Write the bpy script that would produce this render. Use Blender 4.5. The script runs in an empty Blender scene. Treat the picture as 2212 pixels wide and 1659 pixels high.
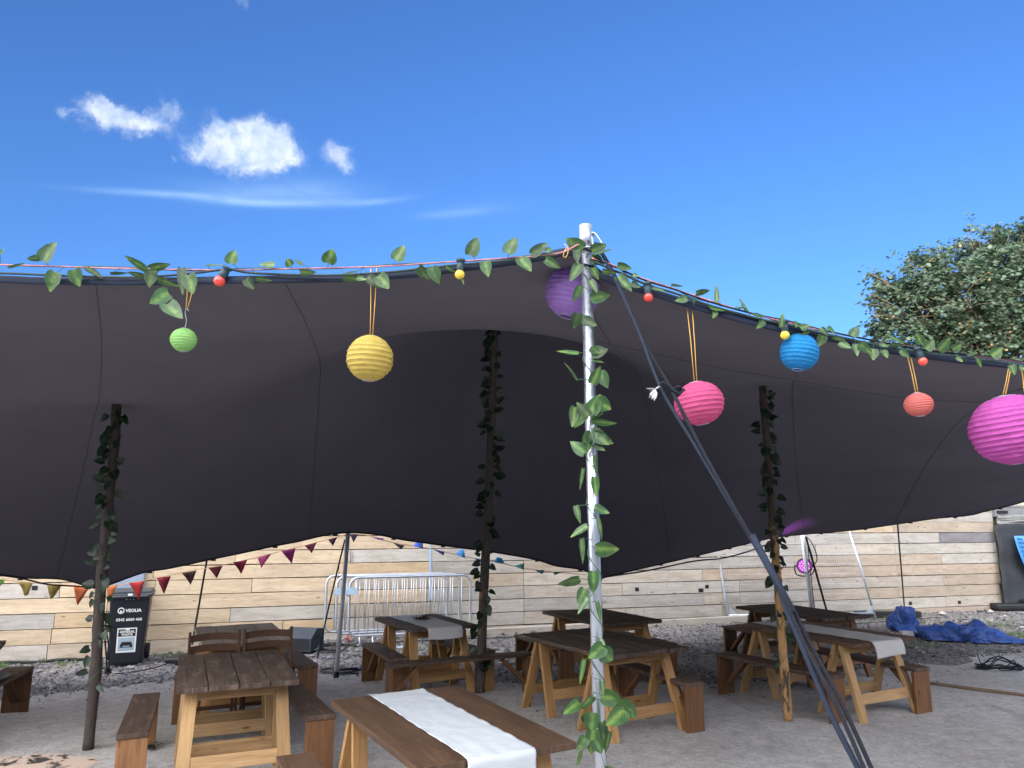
import bpy, math, random
import numpy as np
from mathutils import Vector, Matrix, noise
R_ = math.radians
C = bpy.context.scene.collection
rnd = random.Random(7)

# ------------------------------------------------------------------ camera model
F, TH, H = 1597.0, math.atan(295.5/1597.0), 1.95
cT, sT = math.cos(TH), math.sin(TH)
def _ray(u, v):
    x = (u-1106)/F; y = -(v-829.5)/F
    return Vector((x, cT-y*sT, sT+y*cT))
def pY(u, v, Y):
    d = _ray(u, v); p = d*(Y/d.y); return Vector((p.x, p.y, p.z+H))
def pZ(u, v, z=0.0):
    d = _ray(u, v); p = d*((z-H)/d.z); return Vector((p.x, p.y, z))
def gz(x, y):                                    # the yard falls slightly towards the back left corner
    def ss(a, b, t):
        t = min(1, max(0, (t-a)/(b-a))); return t*t*(3-2*t)
    return -0.14*ss(-2.0, -6.5, x)*ss(9.0, 11.2, y)

# ------------------------------------------------------------------ object helpers
def tag(o, label=None, cat=None, group=None, kind=None):
    if label: o['label'] = label
    if cat: o['category'] = cat
    if group: o['group'] = group
    if kind: o['kind'] = kind
    return o
def empty(name, loc, label, cat, group=None, rz=0.0):
    o = bpy.data.objects.new(name, None); C.objects.link(o)
    o.location = loc; o.rotation_euler = (0, 0, rz); o.empty_display_size = 0.1
    return tag(o, label, cat, group)
class MB:
    def __init__(s): s.v = []; s.f = []; s.uv = []; s.col = []; s.sm = []; s.mi = []
    def face(s, idx, uv, col=(1, 1, 1), sm=False, mi=0):
        s.f.append(tuple(idx)); s.uv.extend(uv); s.col.extend([(col[0], col[1], col[2], 1.0)]*len(idx)); s.sm.append(sm); s.mi.append(mi)
    def beam(s, p0, p1, w, t, side, col=(1, 1, 1), jit=0.0, mi=0):
        """board from p0 to p1, w wide along side, t thick across"""
        p0 = Vector(p0); p1 = Vector(p1); ax = (p1-p0); L = ax.length; ax = ax/L
        side = Vector(side); side = (side-ax*side.dot(ax)).normalized(); up = ax.cross(side)
        b = len(s.v); ou = rnd.random()*50; ov = rnd.random()*50
        for e, p in ((0, p0), (1, p1)):
            for a, c in ((-1, -1), (1, -1), (1, 1), (-1, 1)):
                j = Vector((rnd.uniform(-jit, jit), rnd.uniform(-jit, jit), rnd.uniform(-jit, jit)))
                s.v.append(p+side*(w/2*a)+up*(t/2*c)+j)
        q = [(0, 1, w), (1, 2, t), (2, 3, w), (3, 0, t)]; vv = 0
        for a, c, d in q:
            s.face((b+a, b+4+a, b+4+c, b+c), [(ou, ov+vv), (ou+L, ov+vv), (ou+L, ov+vv+d), (ou, ov+vv+d)], col, mi=mi); vv += d+0.37
        s.face((b+0, b+1, b+2, b+3), [(ou, ov), (ou+.002, ov+w), (ou+.01, ov+w), (ou+.01, ov)], col, mi=mi)
        s.face((b+7, b+6, b+5, b+4), [(ou, ov), (ou+.002, ov+w), (ou+.01, ov+w), (ou+.01, ov)], col, mi=mi)
    def box(s, c, size, col=(1, 1, 1), M=None, mi=0):
        c = Vector(c); M = M or Matrix.Identity(3)
        h = M @ Vector((size[0]/2, 0, 0))
        s.beam(c-h, c+h, size[1], size[2], M @ Vector((0, 1, 0)), col, mi=mi)
    def tube(s, pts, r, n=8, col=(1, 1, 1), sm=True, caps=True, squash=None, mi=0):
        pts = [Vector(p) for p in pts]; m = len(pts)
        rr = r if isinstance(r, (list, tuple)) else [r]*m
        t0 = (pts[1]-pts[0]).normalized()
        a = Vector((0, 0, 1)) if abs(t0.z) < .9 else Vector((0, 1, 0))
        nx = (a-t0*a.dot(t0)).normalized(); b = len(s.v); L = 0
        ls = []
        for i, p in enumerate(pts):
            t = (pts[min(i+1, m-1)]-pts[max(i-1, 0)])
            t = t.normalized() if t.length > 1e-9 else t0
            nx = (nx-t*nx.dot(t)).normalized(); ny = t.cross(nx)
            if i: L += (p-pts[i-1]).length
            ls.append(L)
            for k in range(n):
                an = 2*math.pi*k/n; ca, sa = math.cos(an), math.sin(an)
                if squash: ca *= squash[0]; sa *= squash[1]
                s.v.append(p+nx*(ca*rr[i])+ny*(sa*rr[i]))
        for i in range(m-1):
            for k in range(n):
                k2 = (k+1) % n
                u0, u1 = k/n, (k+1)/n
                s.face((b+i*n+k, b+i*n+k2, b+(i+1)*n+k2, b+(i+1)*n+k),
                       [(ls[i], u0), (ls[i], u1), (ls[i+1], u1), (ls[i+1], u0)], col, sm, mi)
        if caps:
            s.face([b+k for k in range(n)][::-1], [(0, 0)]*n, col, False, mi)
            s.face([b+(m-1)*n+k for k in range(n)], [(0, 0)]*n, col, False, mi)
    def lathe(s, prof, n=24, c=(0, 0, 0), M=None, col=(1, 1, 1), sm=True, mi=0, jit=0.0):
        """prof: (radius, z) list"""
        c = Vector(c); M = M or Matrix.Identity(3); b = len(s.v)
        for i, (r, z) in enumerate(prof):
            for k in range(n):
                an = 2*math.pi*k/n; q = r*(1+rnd.uniform(-jit, jit))
                s.v.append(c+M @ Vector((q*math.cos(an), q*math.sin(an), z)))
        for i in range(len(prof)-1):
            for k in range(n):
                k2 = (k+1) % n
                s.face((b+i*n+k, b+i*n+k2, b+(i+1)*n+k2, b+(i+1)*n+k),
                       [(k/n, prof[i][1]), ((k+1)/n, prof[i][1]), ((k+1)/n, prof[i+1][1]), (k/n, prof[i+1][1])], col, sm, mi)
    def build(s, name, mat, parent=None, bevel=0.0, loc=None):
        me = bpy.data.meshes.new(name)
        v = s.v
        if loc is not None: v = [Vector(p)-Vector(loc) for p in s.v]
        me.from_pydata([tuple(p) for p in v], [], s.f)
        uvl = me.uv_layers.new(name='uv'); uvl.data.foreach_set('uv', [c for q in s.uv for c in q])
        ca = me.color_attributes.new('col', 'FLOAT_COLOR', 'CORNER'); ca.data.foreach_set('color', [c for q in s.col for c in q])
        me.polygons.foreach_set('use_smooth', s.sm)
        if isinstance(mat, (list, tuple)):
            for m_ in mat: me.materials.append(m_)
            me.polygons.foreach_set('material_index', s.mi)
        else: me.materials.append(mat)
        me.update()
        o = bpy.data.objects.new(name, me); C.objects.link(o)
        if parent: o.parent = parent
        if loc is not None: o.location = loc
        if bevel:
            m = o.modifiers.new('bevel', 'BEVEL'); m.width = bevel; m.segments = 2; m.limit_method = 'ANGLE'
        return o

# ------------------------------------------------------------------ materials
class NT:
    def __init__(s, name):
        s.m = bpy.data.materials.new(name); s.m.use_nodes = True; s.t = s.m.node_tree; s.t.nodes.clear()
        s.out = s.n('ShaderNodeOutputMaterial'); s.bs = s.n('ShaderNodeBsdfPrincipled'); s.l(s.bs.outputs[0], s.out.inputs[0])
    def n(s, k, **kw):
        q = s.t.nodes.new(k)
        for a, b in kw.items(): setattr(q, a, b)
        return q
    def l(s, a, b): s.t.links.new(a, b)
    def attr(s, name='col'):
        q = s.n('ShaderNodeAttribute'); q.attribute_name = name; return q.outputs['Color']
    def coord(s, which='UV', scale=(1, 1, 1)):
        tc = s.n('ShaderNodeTexCoord'); mp = s.n('ShaderNodeMapping'); mp.inputs['Scale'].default_value = scale
        s.l(tc.outputs[which], mp.inputs[0]); return mp.outputs[0]
    def noise(s, vec, scale=5, detail=4, rough=.6, dist=0, out='Fac'):
        q = s.n('ShaderNodeTexNoise'); q.inputs['Scale'].default_value = scale; q.inputs['Detail'].default_value = detail
        q.inputs['Roughness'].default_value = rough; q.inputs['Distortion'].default_value = dist
        if vec is not None: s.l(vec, q.inputs['Vector'])
        return q.outputs[out]
    def ramp(s, fac, stops):
        q = s.n('ShaderNodeValToRGB'); e = q.color_ramp.elements
        while len(e) < len(stops): e.new(.5)
        for el, (p, c) in zip(e, stops):
            el.position = p; el.color = (c, c, c, 1) if not isinstance(c, (tuple, list)) else (*c, 1)
        s.l(fac, q.inputs[0]); return q.outputs[0]
    def mix(s, fac, a, b, mode='MIX'):
        q = s.n('ShaderNodeMix', data_type='RGBA', blend_type=mode)
        for val, i in ((fac, 0), (a, 6), (b, 7)):
            if hasattr(val, 'links') or hasattr(val, 'is_output'): s.l(val, q.inputs[i])
            else: q.inputs[i].default_value = val if i == 0 else (*val, 1)
        return q.outputs[2]
    def math(s, op, a, b=None):
        q = s.n('ShaderNodeMath', operation=op)
        for i, val in enumerate((a, b)):
            if val is None: continue
            if hasattr(val, 'is_output'): s.l(val, q.inputs[i])
            else: q.inputs[i].default_value = val
        return q.outputs[0]
    def bump(s, h, strength=.3, dist=.01):
        q = s.n('ShaderNodeBump'); q.inputs['Strength'].default_value = strength; q.inputs['Distance'].default_value = dist
        s.l(h, q.inputs['Height']); s.l(q.outputs[0], s.bs.inputs['Normal']); return q
    def base(s, c):
        if hasattr(c, 'is_output'): s.l(c, s.bs.inputs['Base Color'])
        else: s.bs.inputs['Base Color'].default_value = (*c, 1)
    def rough(s, c):
        if hasattr(c, 'is_output'): s.l(c, s.bs.inputs['Roughness'])
        else: s.bs.inputs['Roughness'].default_value = c

def wood(name, light, dark, grain=1.0, rough=.7, wear=None, knots=True, stain=None):
    t = NT(name)
    v = t.coord('UV', (1.6, 26, 1)); g = t.noise(v, 1.0, 6, .62, .5)
    v2 = t.coord('UV', (5, 160, 1)); g2 = t.noise(v2, 1.0, 3, .6)
    c = t.mix(t.ramp(g, [(.3, 0), (.72, 1)]), dark, light)
    c = t.mix(.45*grain, c, t.ramp(g2, [(.25, (.35, .3, .26)), (.6, (1, 1, 1))]), 'MULTIPLY')
    v3 = t.coord('UV', (1.0, 3.2, 1)); b = t.noise(v3, 1.3, 4, .6)
    c = t.mix(.6, c, t.ramp(b, [(.25, (.62, .6, .6)), (.7, (1.12, 1.1, 1.08))]), 'MULTIPLY')
    if knots:
        vo = t.n('ShaderNodeTexVoronoi'); vo.inputs['Scale'].default_value = 1.0; vo.inputs['Randomness'].default_value = 1
        t.l(t.coord('UV', (2.6, 7.5, 1)), vo.inputs['Vector'])
        k = t.ramp(vo.outputs['Distance'], [(.05, 1), (.12, 0)])
        c = t.mix(k, c, t.mix(1.0, dark, (.45, .38, .3), 'MULTIPLY'))
    if wear:
        w = t.noise(t.coord('UV', (2.2, 9, 1)), 1.5, 5, .7)
        c = t.mix(t.ramp(w, [(.52, 0), (.72, 1)]), c, wear)
    if stain:
        s1 = t.noise(t.coord('UV', (1.1, 5, 1)), 1.7, 6, .68, .9); s2 = t.noise(t.coord('UV', (7, 2.5, 1)), 1.5, 5, .7, .3)
        c = t.mix(t.ramp(s1, [(.47, 0), (.72, .55)]), c, stain); c = t.mix(t.ramp(s2, [(.56, 0), (.75, .4)]), c, stain)
    c = t.mix(1.0, c, t.attr(), 'MULTIPLY')
    t.base(c); t.rough(rough); t.bs.inputs['Specular IOR Level'].default_value = .25
    t.bump(t.math('ADD', g, g2), .35, .004)
    return t.m
def plain(name, col, rough=.6, metal=0.0, noise_amt=.25, scale=8, bump=0.0, spec=.4, useattr=False, coord='Object'):
    t = NT(name); n = t.noise(t.coord(coord), scale, 5, .6)
    c = t.mix(noise_amt, col, t.ramp(n, [(.25, (.25, .25, .25)), (.75, (1.5, 1.5, 1.5))]), 'MULTIPLY')
    if useattr: c = t.mix(1.0, c, t.attr(), 'MULTIPLY')
    t.base(c); t.rough(rough); t.bs.inputs['Metallic'].default_value = metal; t.bs.inputs['Specular IOR Level'].default_value = spec
    if bump: t.bump(n, bump, .01)
    return t.m

M = {}
M['pine'] = wood('pine', (.52, .31, .135), (.34, .18, .07), rough=.6)
M['pine_pale'] = wood('pine_pale', (.58, .38, .19), (.40, .24, .11), rough=.6)
M['panel'] = wood('stained_panel', (.24, .122, .056), (.14, .066, .032), rough=.55)
M['top_dark'] = wood('weathered_top', (.115, .082, .062), (.045, .033, .027), rough=.75, wear=(.17, .125, .095))
M['top_brown'] = wood('brown_top', (.155, .092, .056), (.08, .046, .03), rough=.5, wear=(.15, .085, .05))
M['top_grey'] = wood('grey_top', (.42, .36, .29), (.26, .22, .18), rough=.75)
M['bench_top'] = wood('bench_top', (.14, .092, .066), (.06, .04, .03), rough=.7, wear=(.19, .14, .11))
M['chair_wood'] = wood('chair_wood', (.12, .062, .036), (.07, .035, .022), rough=.5, knots=False)
M['fence'] = wood('scaffold_board', (1.05, 1.05, 1.05), (.84, .81, .76), rough=.8, grain=.9, wear=(.90, .88, .86), stain=(.47, .42, .36))
def metal(name, col, rough=.35, met=.9):
    t = NT(name); n = t.noise(t.coord('Object'), 30, 4, .6); n2 = t.noise(t.coord('Object'), 4, 3, .6)
    t.base(t.mix(.5, col, t.ramp(n2, [(.3, (.6, .6, .62)), (.7, (1.15, 1.15, 1.15))]), 'MULTIPLY'))
    t.rough(t.ramp(n, [(.3, rough-.08), (.7, rough+.15)])); t.bs.inputs['Metallic'].default_value = met; t.bump(n, .06, .003)
    return t.m
M['alu'] = metal('aluminium', (.56, .60, .66), .33, .92)
M['alu_dull'] = metal('dull_aluminium', (.60, .62, .64), .5, .35)
M['galv'] = metal('galvanised', (.55, .60, .65), .42, .7)
M['black'] = plain('black_plastic', (.012, .013, .016), .5)
M['rope'] = plain('black_rope', (.012, .014, .022), .9, scale=300, bump=.6)
M['rope_blue'] = plain('guy_rope', (.014, .023, .045), .75, scale=200, bump=.7)
M['bin'] = plain('bin_plastic', (.012, .015, .022), .45, noise_amt=.1)
M['lid'] = plain('lid_plastic', (.045, .05, .06), .5, noise_amt=.1)
M['cord'] = plain('yellow_cord', (.72, .42, .10), .6)
M['white'] = plain('white_print', (.8, .8, .78), .5, noise_amt=.05)
M['blackprint'] = plain('black_print', (.015, .015, .018), .5)
M['blueprint'] = plain('picture_print', (.35, .45, .52), .5, noise_amt=.1)
M['string'] = plain('pink_string', (.50, .20, .20), .7, scale=12, noise_amt=.8)
M['cable'] = plain('green_cable', (.018, .035, .035), .6)
M['socket'] = plain('socket', (.03, .06, .07), .5)
M['rag'] = plain('rag', (.55, .55, .55), .8)
M['blackrubber'] = plain('rubber', (.02, .02, .02), .8)

# tent cloth
t = NT('tent_cloth')
wv = t.noise(t.coord('Object'), 260, 2, .5); bl = t.noise(t.coord('Object'), .9, 4, .55); wr = t.noise(t.coord('Object', (1, 1, .5)), 2.2, 5, .6, .8)
t.base(t.mix(t.ramp(bl, [(.3, 0), (.7, 1)]), (.092, .085, .100), (.115, .106, .120)))
t.rough(.9); t.bs.inputs['Specular IOR Level'].default_value = .1; t.bs.inputs['Sheen Weight'].default_value = 0
tr = t.n('ShaderNodeBsdfTranslucent'); tr.inputs[0].default_value = (.10, .09, .12, 1)
mx = t.n('ShaderNodeMixShader'); mx.inputs[0].default_value = .05
t.l(t.bs.outputs[0], mx.inputs[1]); t.l(tr.outputs[0], mx.inputs[2]); t.l(mx.outputs[0], t.out.inputs[0])
t.bump(t.math('ADD', t.math('MULTIPLY', wv, .12), t.math('MULTIPLY', wr, 1.0)), .35, .02)
M['tent'] = t.m
M['hem'] = plain('hem', (.010, .020, .045), .7)
M['seam'] = plain('seam', (.068, .063, .074), .9)

# leaf
def leafmat(name, dark, mid, lightc, trans=.25):
    t = NT(name)
    uv = t.n('ShaderNodeTexCoord'); sp = t.n('ShaderNodeSeparateXYZ'); t.l(uv.outputs['UV'], sp.inputs[0])
    av = t.math('ABSOLUTE', sp.outputs[1])
    wv = t.n('ShaderNodeTexWave'); wv.inputs['Scale'].default_value = 2.6; wv.inputs['Distortion'].default_value = 1.5
    cb = t.n('ShaderNodeCombineXYZ'); t.l(t.math('ADD', sp.outputs[0], t.math('MULTIPLY', av, -.7)), cb.inputs[0]); t.l(cb.outputs[0], wv.inputs['Vector'])
    n = t.noise(t.coord('Object'), 22, 4, .6)
    c = t.mix(t.ramp(n, [(.35, 0), (.65, 1)]), dark, mid)
    c = t.mix(t.math('MULTIPLY', t.ramp(wv.outputs['Fac'], [(.45, 0), (.9, 1)]), .12), c, lightc)
    c = t.mix(t.math('MULTIPLY', t.ramp(av, [(.02, 1), (.22, 0)]), t.ramp(n, [(.4, .2), (.6, .85)])), c, lightc)
    c = t.mix(1.0, c, t.attr(), 'MULTIPLY')
    t.base(c); t.rough(.42)
    tr = t.n('ShaderNodeBsdfTranslucent'); t.l(c, tr.inputs[0]); mx = t.n('ShaderNodeMixShader'); mx.inputs[0].default_value = trans
    t.l(t.bs.outputs[0], mx.inputs[1]); t.l(tr.outputs[0], mx.inputs[2]); t.l(mx.outputs[0], t.out.inputs[0])
    return t.m
M['leaf'] = leafmat('pothos_leaf', (.020, .062, .022), (.042, .115, .036), (.20, .31, .07))
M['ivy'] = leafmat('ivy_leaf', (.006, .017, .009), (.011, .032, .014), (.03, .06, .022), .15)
M['vine'] = plain('vine', (.04, .11, .05), .6)
# paper
def paper(name, col):
    t = NT(name); n = t.noise(t.coord('Object', (1, 1, 1)), 14, 5, .65, .6)
    c = t.mix(.35, col, t.ramp(n, [(.3, (.75, .75, .75)), (.7, (1.15, 1.15, 1.15))]), 'MULTIPLY')
    t.base(c); t.rough(.85); t.bs.inputs['Specular IOR Level'].default_value = .15; t.bump(n, .5, .012)
    tr = t.n('ShaderNodeBsdfTranslucent'); t.l(c, tr.inputs[0]); mx = t.n('ShaderNodeMixShader'); mx.inputs[0].default_value = .35
    t.l(t.bs.outputs[0], mx.inputs[1]); t.l(tr.outputs[0], mx.inputs[2]); t.l(mx.outputs[0], t.out.inputs[0])
    return t.m
def cloth(name, col, scale=6, strength=.5):
    t = NT(name); n = t.noise(t.coord('UV', (1, .35, 1)), scale, 5, .6, 1.2)
    t.base(t.mix(.12, col, t.ramp(n, [(.3, (.5, .5, .5)), (.7, (1.1, 1.1, 1.1))]), 'MULTIPLY')); t.rough(.85); t.bump(n, strength, .02); return t.m
M['runner'] = cloth('runner_cloth', (.50, .54, .56))
M['runner_grey'] = cloth('runner_cloth_grey', (.58, .56, .53))

# concrete
t = NT('concrete')
o = t.coord('Object'); n1 = t.noise(o, .55, 6, .6, .3); n2 = t.noise(o, 7, 6, .7); n3 = t.noise(o, 60, 3, .7); n4 = t.noise(t.coord('Object', (1, .35, 1)), 2.3, 5, .65, .4)
c = t.mix(t.ramp(n1, [(.3, 0), (.7, 1)]), (.37, .355, .335), (.51, .50, .485))
n5 = t.noise(t.coord('Object', (1, .8, 1)), 22, 5, .7); c = t.mix(.45, c, t.ramp(n5, [(.34, (.62, .61, .6)), (.66, (1.3, 1.3, 1.3))]), 'MULTIPLY')
c = t.mix(.75, c, t.ramp(n2, [(.3, (.7, .69, .67)), (.68, (1.22, 1.22, 1.22))]), 'MULTIPLY')
c = t.mix(.5, c, t.ramp(n3, [(.35, (.7, .7, .7)), (.62, (1.25, 1.25, 1.25))]), 'MULTIPLY')
vk = t.n('ShaderNodeTexVoronoi'); vk.inputs['Scale'].default_value = 9; t.l(o, vk.inputs['Vector'])
c = t.mix(t.ramp(vk.outputs['Distance'], [(.04, .55), (.09, 0)]), c, (.12, .11, .10))
ns = t.noise(o, 18, 4, .75); c = t.mix(t.ramp(ns, [(.62, 0), (.72, .6)]), c, (.62, .61, .59))
c = t.mix(t.math('MULTIPLY', t.ramp(n4, [(.56, 0), (.7, 1)]), .45), c, (.19, .18, .18))
t.base(c); t.rough(t.ramp(n4, [(.4, .9), (.7, .6)])); t.bs.inputs['Specular IOR Level'].default_value = .3
t.bump(t.math('ADD', t.math('MULTIPLY', n2, .6), n3), .5, .012)
M['concrete'] = t.m
t = NT('gravel_ground')
o = t.coord('Object'); n1 = t.noise(o, .8, 5, .6); vo = t.n('ShaderNodeTexVoronoi'); vo.inputs['Scale'].default_value = 24; t.l(o, vo.inputs['Vector']); n2 = t.noise(o, 35, 4, .7)
c = t.mix(t.ramp(n1, [(.35, 0), (.65, 1)]), (.15, .143, .143), (.28, .26, .24))
c = t.mix(.75, c, t.ramp(vo.outputs['Color'], [(.2, (.45, .45, .47)), (.8, (1.4, 1.4, 1.38))]), 'MULTIPLY')
c = t.mix(.5, c, t.ramp(n2, [(.3, (.5, .5, .5)), (.65, (1.3, 1.3, 1.3))]), 'MULTIPLY')
t.base(c); t.rough(.95); t.bump(t.math('ADD', vo.outputs['Distance'], n2), .9, .03)
M['gravel'] = t.m
t = NT('stone'); t.base(t.mix(1.0, t.mix(.4, (.9, .9, .9), t.noise(t.coord('Object'), 40, 3, .6, out='Color'), 'MULTIPLY'), t.attr(), 'MULTIPLY')); t.rough(.9); M['stone'] = t.m

# ------------------------------------------------------------------ ground
m = MB(); xs = [-200, -60, -25, -14]+[-10+.5*i for i in range(49)]+[16, 22, 40, 200]; ys = [-200, -60, -20, 0, 4]+[8+.4*i for i in range(30)]+[22, 30, 60, 250]
for y in ys:
    for x in xs:
        m.v.append((x, y, gz(x, y)-.012+(0.02*noise.noise(Vector((x*.7, y*.7, 0))) if 9.5 < y < 30 and abs(x) < 16 else 0)-(0.02 if y < 9 else 0)))
nx = len(xs)
for j in range(len(ys)-1):
    for i in range(nx-1):
        a = j*nx+i; m.face((a, a+1, a+nx+1, a+nx), [(0, 0)]*4, sm=True)
tag(m.build('ground', M['gravel']), kind='structure')
edge_px = [(-700, 1660), (-200, 1545), (64, 1503), (190, 1486), (366, 1469), (560, 1458), (690, 1452), (900, 1462), (1100, 1470), (1357, 1470), (1537, 1473), (1700, 1462), (1850, 1448), (1991, 1430), (2060, 1416), (2212, 1410), (2500, 1404), (3200, 1395)]
edge = [pZ(u, v) for u, v in edge_px]
e2 = []
for a, b in zip(edge, edge[1:]):
    k = max(2, int((b-a).length/.12)) if (b-a).length < 6 else 20
    for i in range(k):
        p = a.lerp(b, i/k); w = .12*noise.noise(p*1.3)+.07*noise.noise(p*5)+.03*noise.noise(p*14); e2.append(Vector((p.x, p.y+w, 0)))
m = MB(); n_ = len(e2)
ysr = [1.0, .97, .9, .75, .5, 0]
for r in ysr:
    for p in e2:
        m.v.append((p.x, -16+(p.y+16)*r, .004-(.010 if r == 1.0 else 0)))
for j in range(len(ysr)-1):
    for i in range(n_-1):
        a = j*n_+i; m.face((a+n_, a+n_+1, a+1, a), [(0, 0)]*4)
tag(m.build('concrete_yard', M['concrete']), kind='structure')
# gravel stones (uncountable)
m = MB(); r2 = random.Random(3)
def stone(m, x, y, s, col, z=None):
    b = len(m.v); z = gz(x, y) if z is None else z
    base = [(1, 0, 0), (.3, .95, 0), (-.8, .6, 0), (-.8, -.6, 0), (.3, -.95, 0), (.1, .05, 1), (0, 0, -1)]
    a = r2.random()*6.28; ca, sa = math.cos(a), math.sin(a)
    for p in base:
        q = [p[i]*s*(.7+.6*r2.random()) for i in range(3)]
        m.v.append((x+q[0]*ca-q[1]*sa, y+q[0]*sa+q[1]*ca, z+q[2]*.55+s*.15))
    for k in range(5):
        m.face((b+k, b+(k+1) % 5, b+5), [(0, 0)]*3, col)
        m.face((b+(k+1) % 5, b+k, b+6), [(0, 0)]*3, col)
def edgeY(x):
    for a, b in zip(edge, edge[1:]):
        if a.x <= x <= b.x: return a.y+(b.y-a.y)*(x-a.x)/(b.x-a.x)
    return 9.5
fenceY = lambda x: 13.984+.30*x
for i in range(15000):
    x = r2.uniform(-9, 13); y0 = edgeY(x)-.15; y1 = fenceY(x)+.1
    y = y0+(y1-y0)*r2.random()**1.15
    s = r2.uniform(.008, .024) if r2.random() < .93 else r2.uniform(.025, .055)
    g = r2.choice([.12, .16, .2, .26, .34, .45]) if r2.random() < .94 else .7
    g *= .72; m_c = (g*1.02, g*.98, g*.96) if x > -1 else (g*.95, g*.95, g*1.05)
    stone(m, x, y, s, m_c)
for i in range(1200):
    x = r2.uniform(-6, 9); y = edgeY(x)-abs(r2.gauss(0, .5)); g = r2.choice([.15, .3, .45, .6]); stone(m, x, y, r2.uniform(.006, .016), (g, g*.97, g*.93), .006)
for i in range(500):
    x = r2.uniform(-5, 7); y = r2.uniform(4, 10); g = r2.choice([.1, .3, .55]); stone(m, x, y, r2.uniform(.003, .008), (g, g*.95, g*.9), .006)
tag(m.build('gravel', M['stone']), 'loose grey gravel with pale stones strewn in front of the fence', 'gravel', kind='stuff')
# grass and weeds
def tuft(m, x, y, h, n, z=None, spread=.05):
    z = gz(x, y) if z is None else z
    for _ in range(n):
        a = r2.random()*6.28; q = r2.random()*spread; bx, by = x+q*math.cos(a), y+q*math.sin(a)
        l = h*r2.uniform(.4, 1); a2 = r2.random()*6.28; dx, dy = math.cos(a2)*l*.6, math.sin(a2)*l*.6; w = .004
        b = len(m.v); m.v += [(bx-w, by, z-.005), (bx+w, by, z-.005), (bx+dx*.5+w*.6, by+dy*.5, z+l*.7), (bx+dx, by+dy, z+l)]
        g = r2.uniform(.7, 1.3); m.face((b, b+1, b+2, b+3), [(0, 0)]*4, (g, g, g))
M['grass'] = plain('grass', (.10, .17, .045), .7, useattr=True)
m = MB()
for i in range(60):
    x = r2.uniform(-8.5, -5.2); tuft(m, x, fenceY(x)-r2.uniform(.1, .7), .07, 8)
for (u, v, n, sp) in ((2010, 1348, 30, .5), (2190, 1352, 30, .6), (2208, 1375, 45, .4), (1960, 1395, 26, .3), (1905, 1335, 20, .3), (1660, 1350, 15, .5), (840, 1400, 8, .3), (1200, 1490, 10, .2)):
    p = pZ(u, v)
    for i in range(n): tuft(m, p.x+r2.gauss(0, sp), p.y+r2.gauss(0, sp*.6), .06, 7)
tag(m.build('grass', M['grass']), 'sparse green weeds growing in the gravel by the fence', 'grass', kind='stuff')
# pale and dark mottled patch on the concrete in the near left corner
t = NT('spill'); o = t.coord('Object'); n1 = t.noise(o, 5, 6, .65, .6); n2 = t.noise(o, 1.6, 3, .5)
t.base(t.mix(t.ramp(n1, [(.44, 0), (.50, 1)]), (.05, .045, .042), (.62, .48, .38))); t.rough(.6)
M['spill'] = t.m
m = MB(); c0 = pZ(45, 1652, .008); b = len(m.v); N = 48
m.v.append(c0)
for k in range(N):
    a = 2*math.pi*k/N; rr = 1+.35*noise.noise(Vector((math.cos(a)*1.5, math.sin(a)*1.5, 3)))+.15*noise.noise(Vector((math.cos(a)*5, math.sin(a)*5, 1)))
    m.v.append((c0.x+math.cos(a)*rr*.62, c0.y+math.sin(a)*rr*.28, .008))
for k in range(N): m.face((b, b+1+k, b+1+(k+1) % N), [(0, 0)]*3)
tag(m.build('pale_stain', M['spill']), kind='structure')

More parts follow.
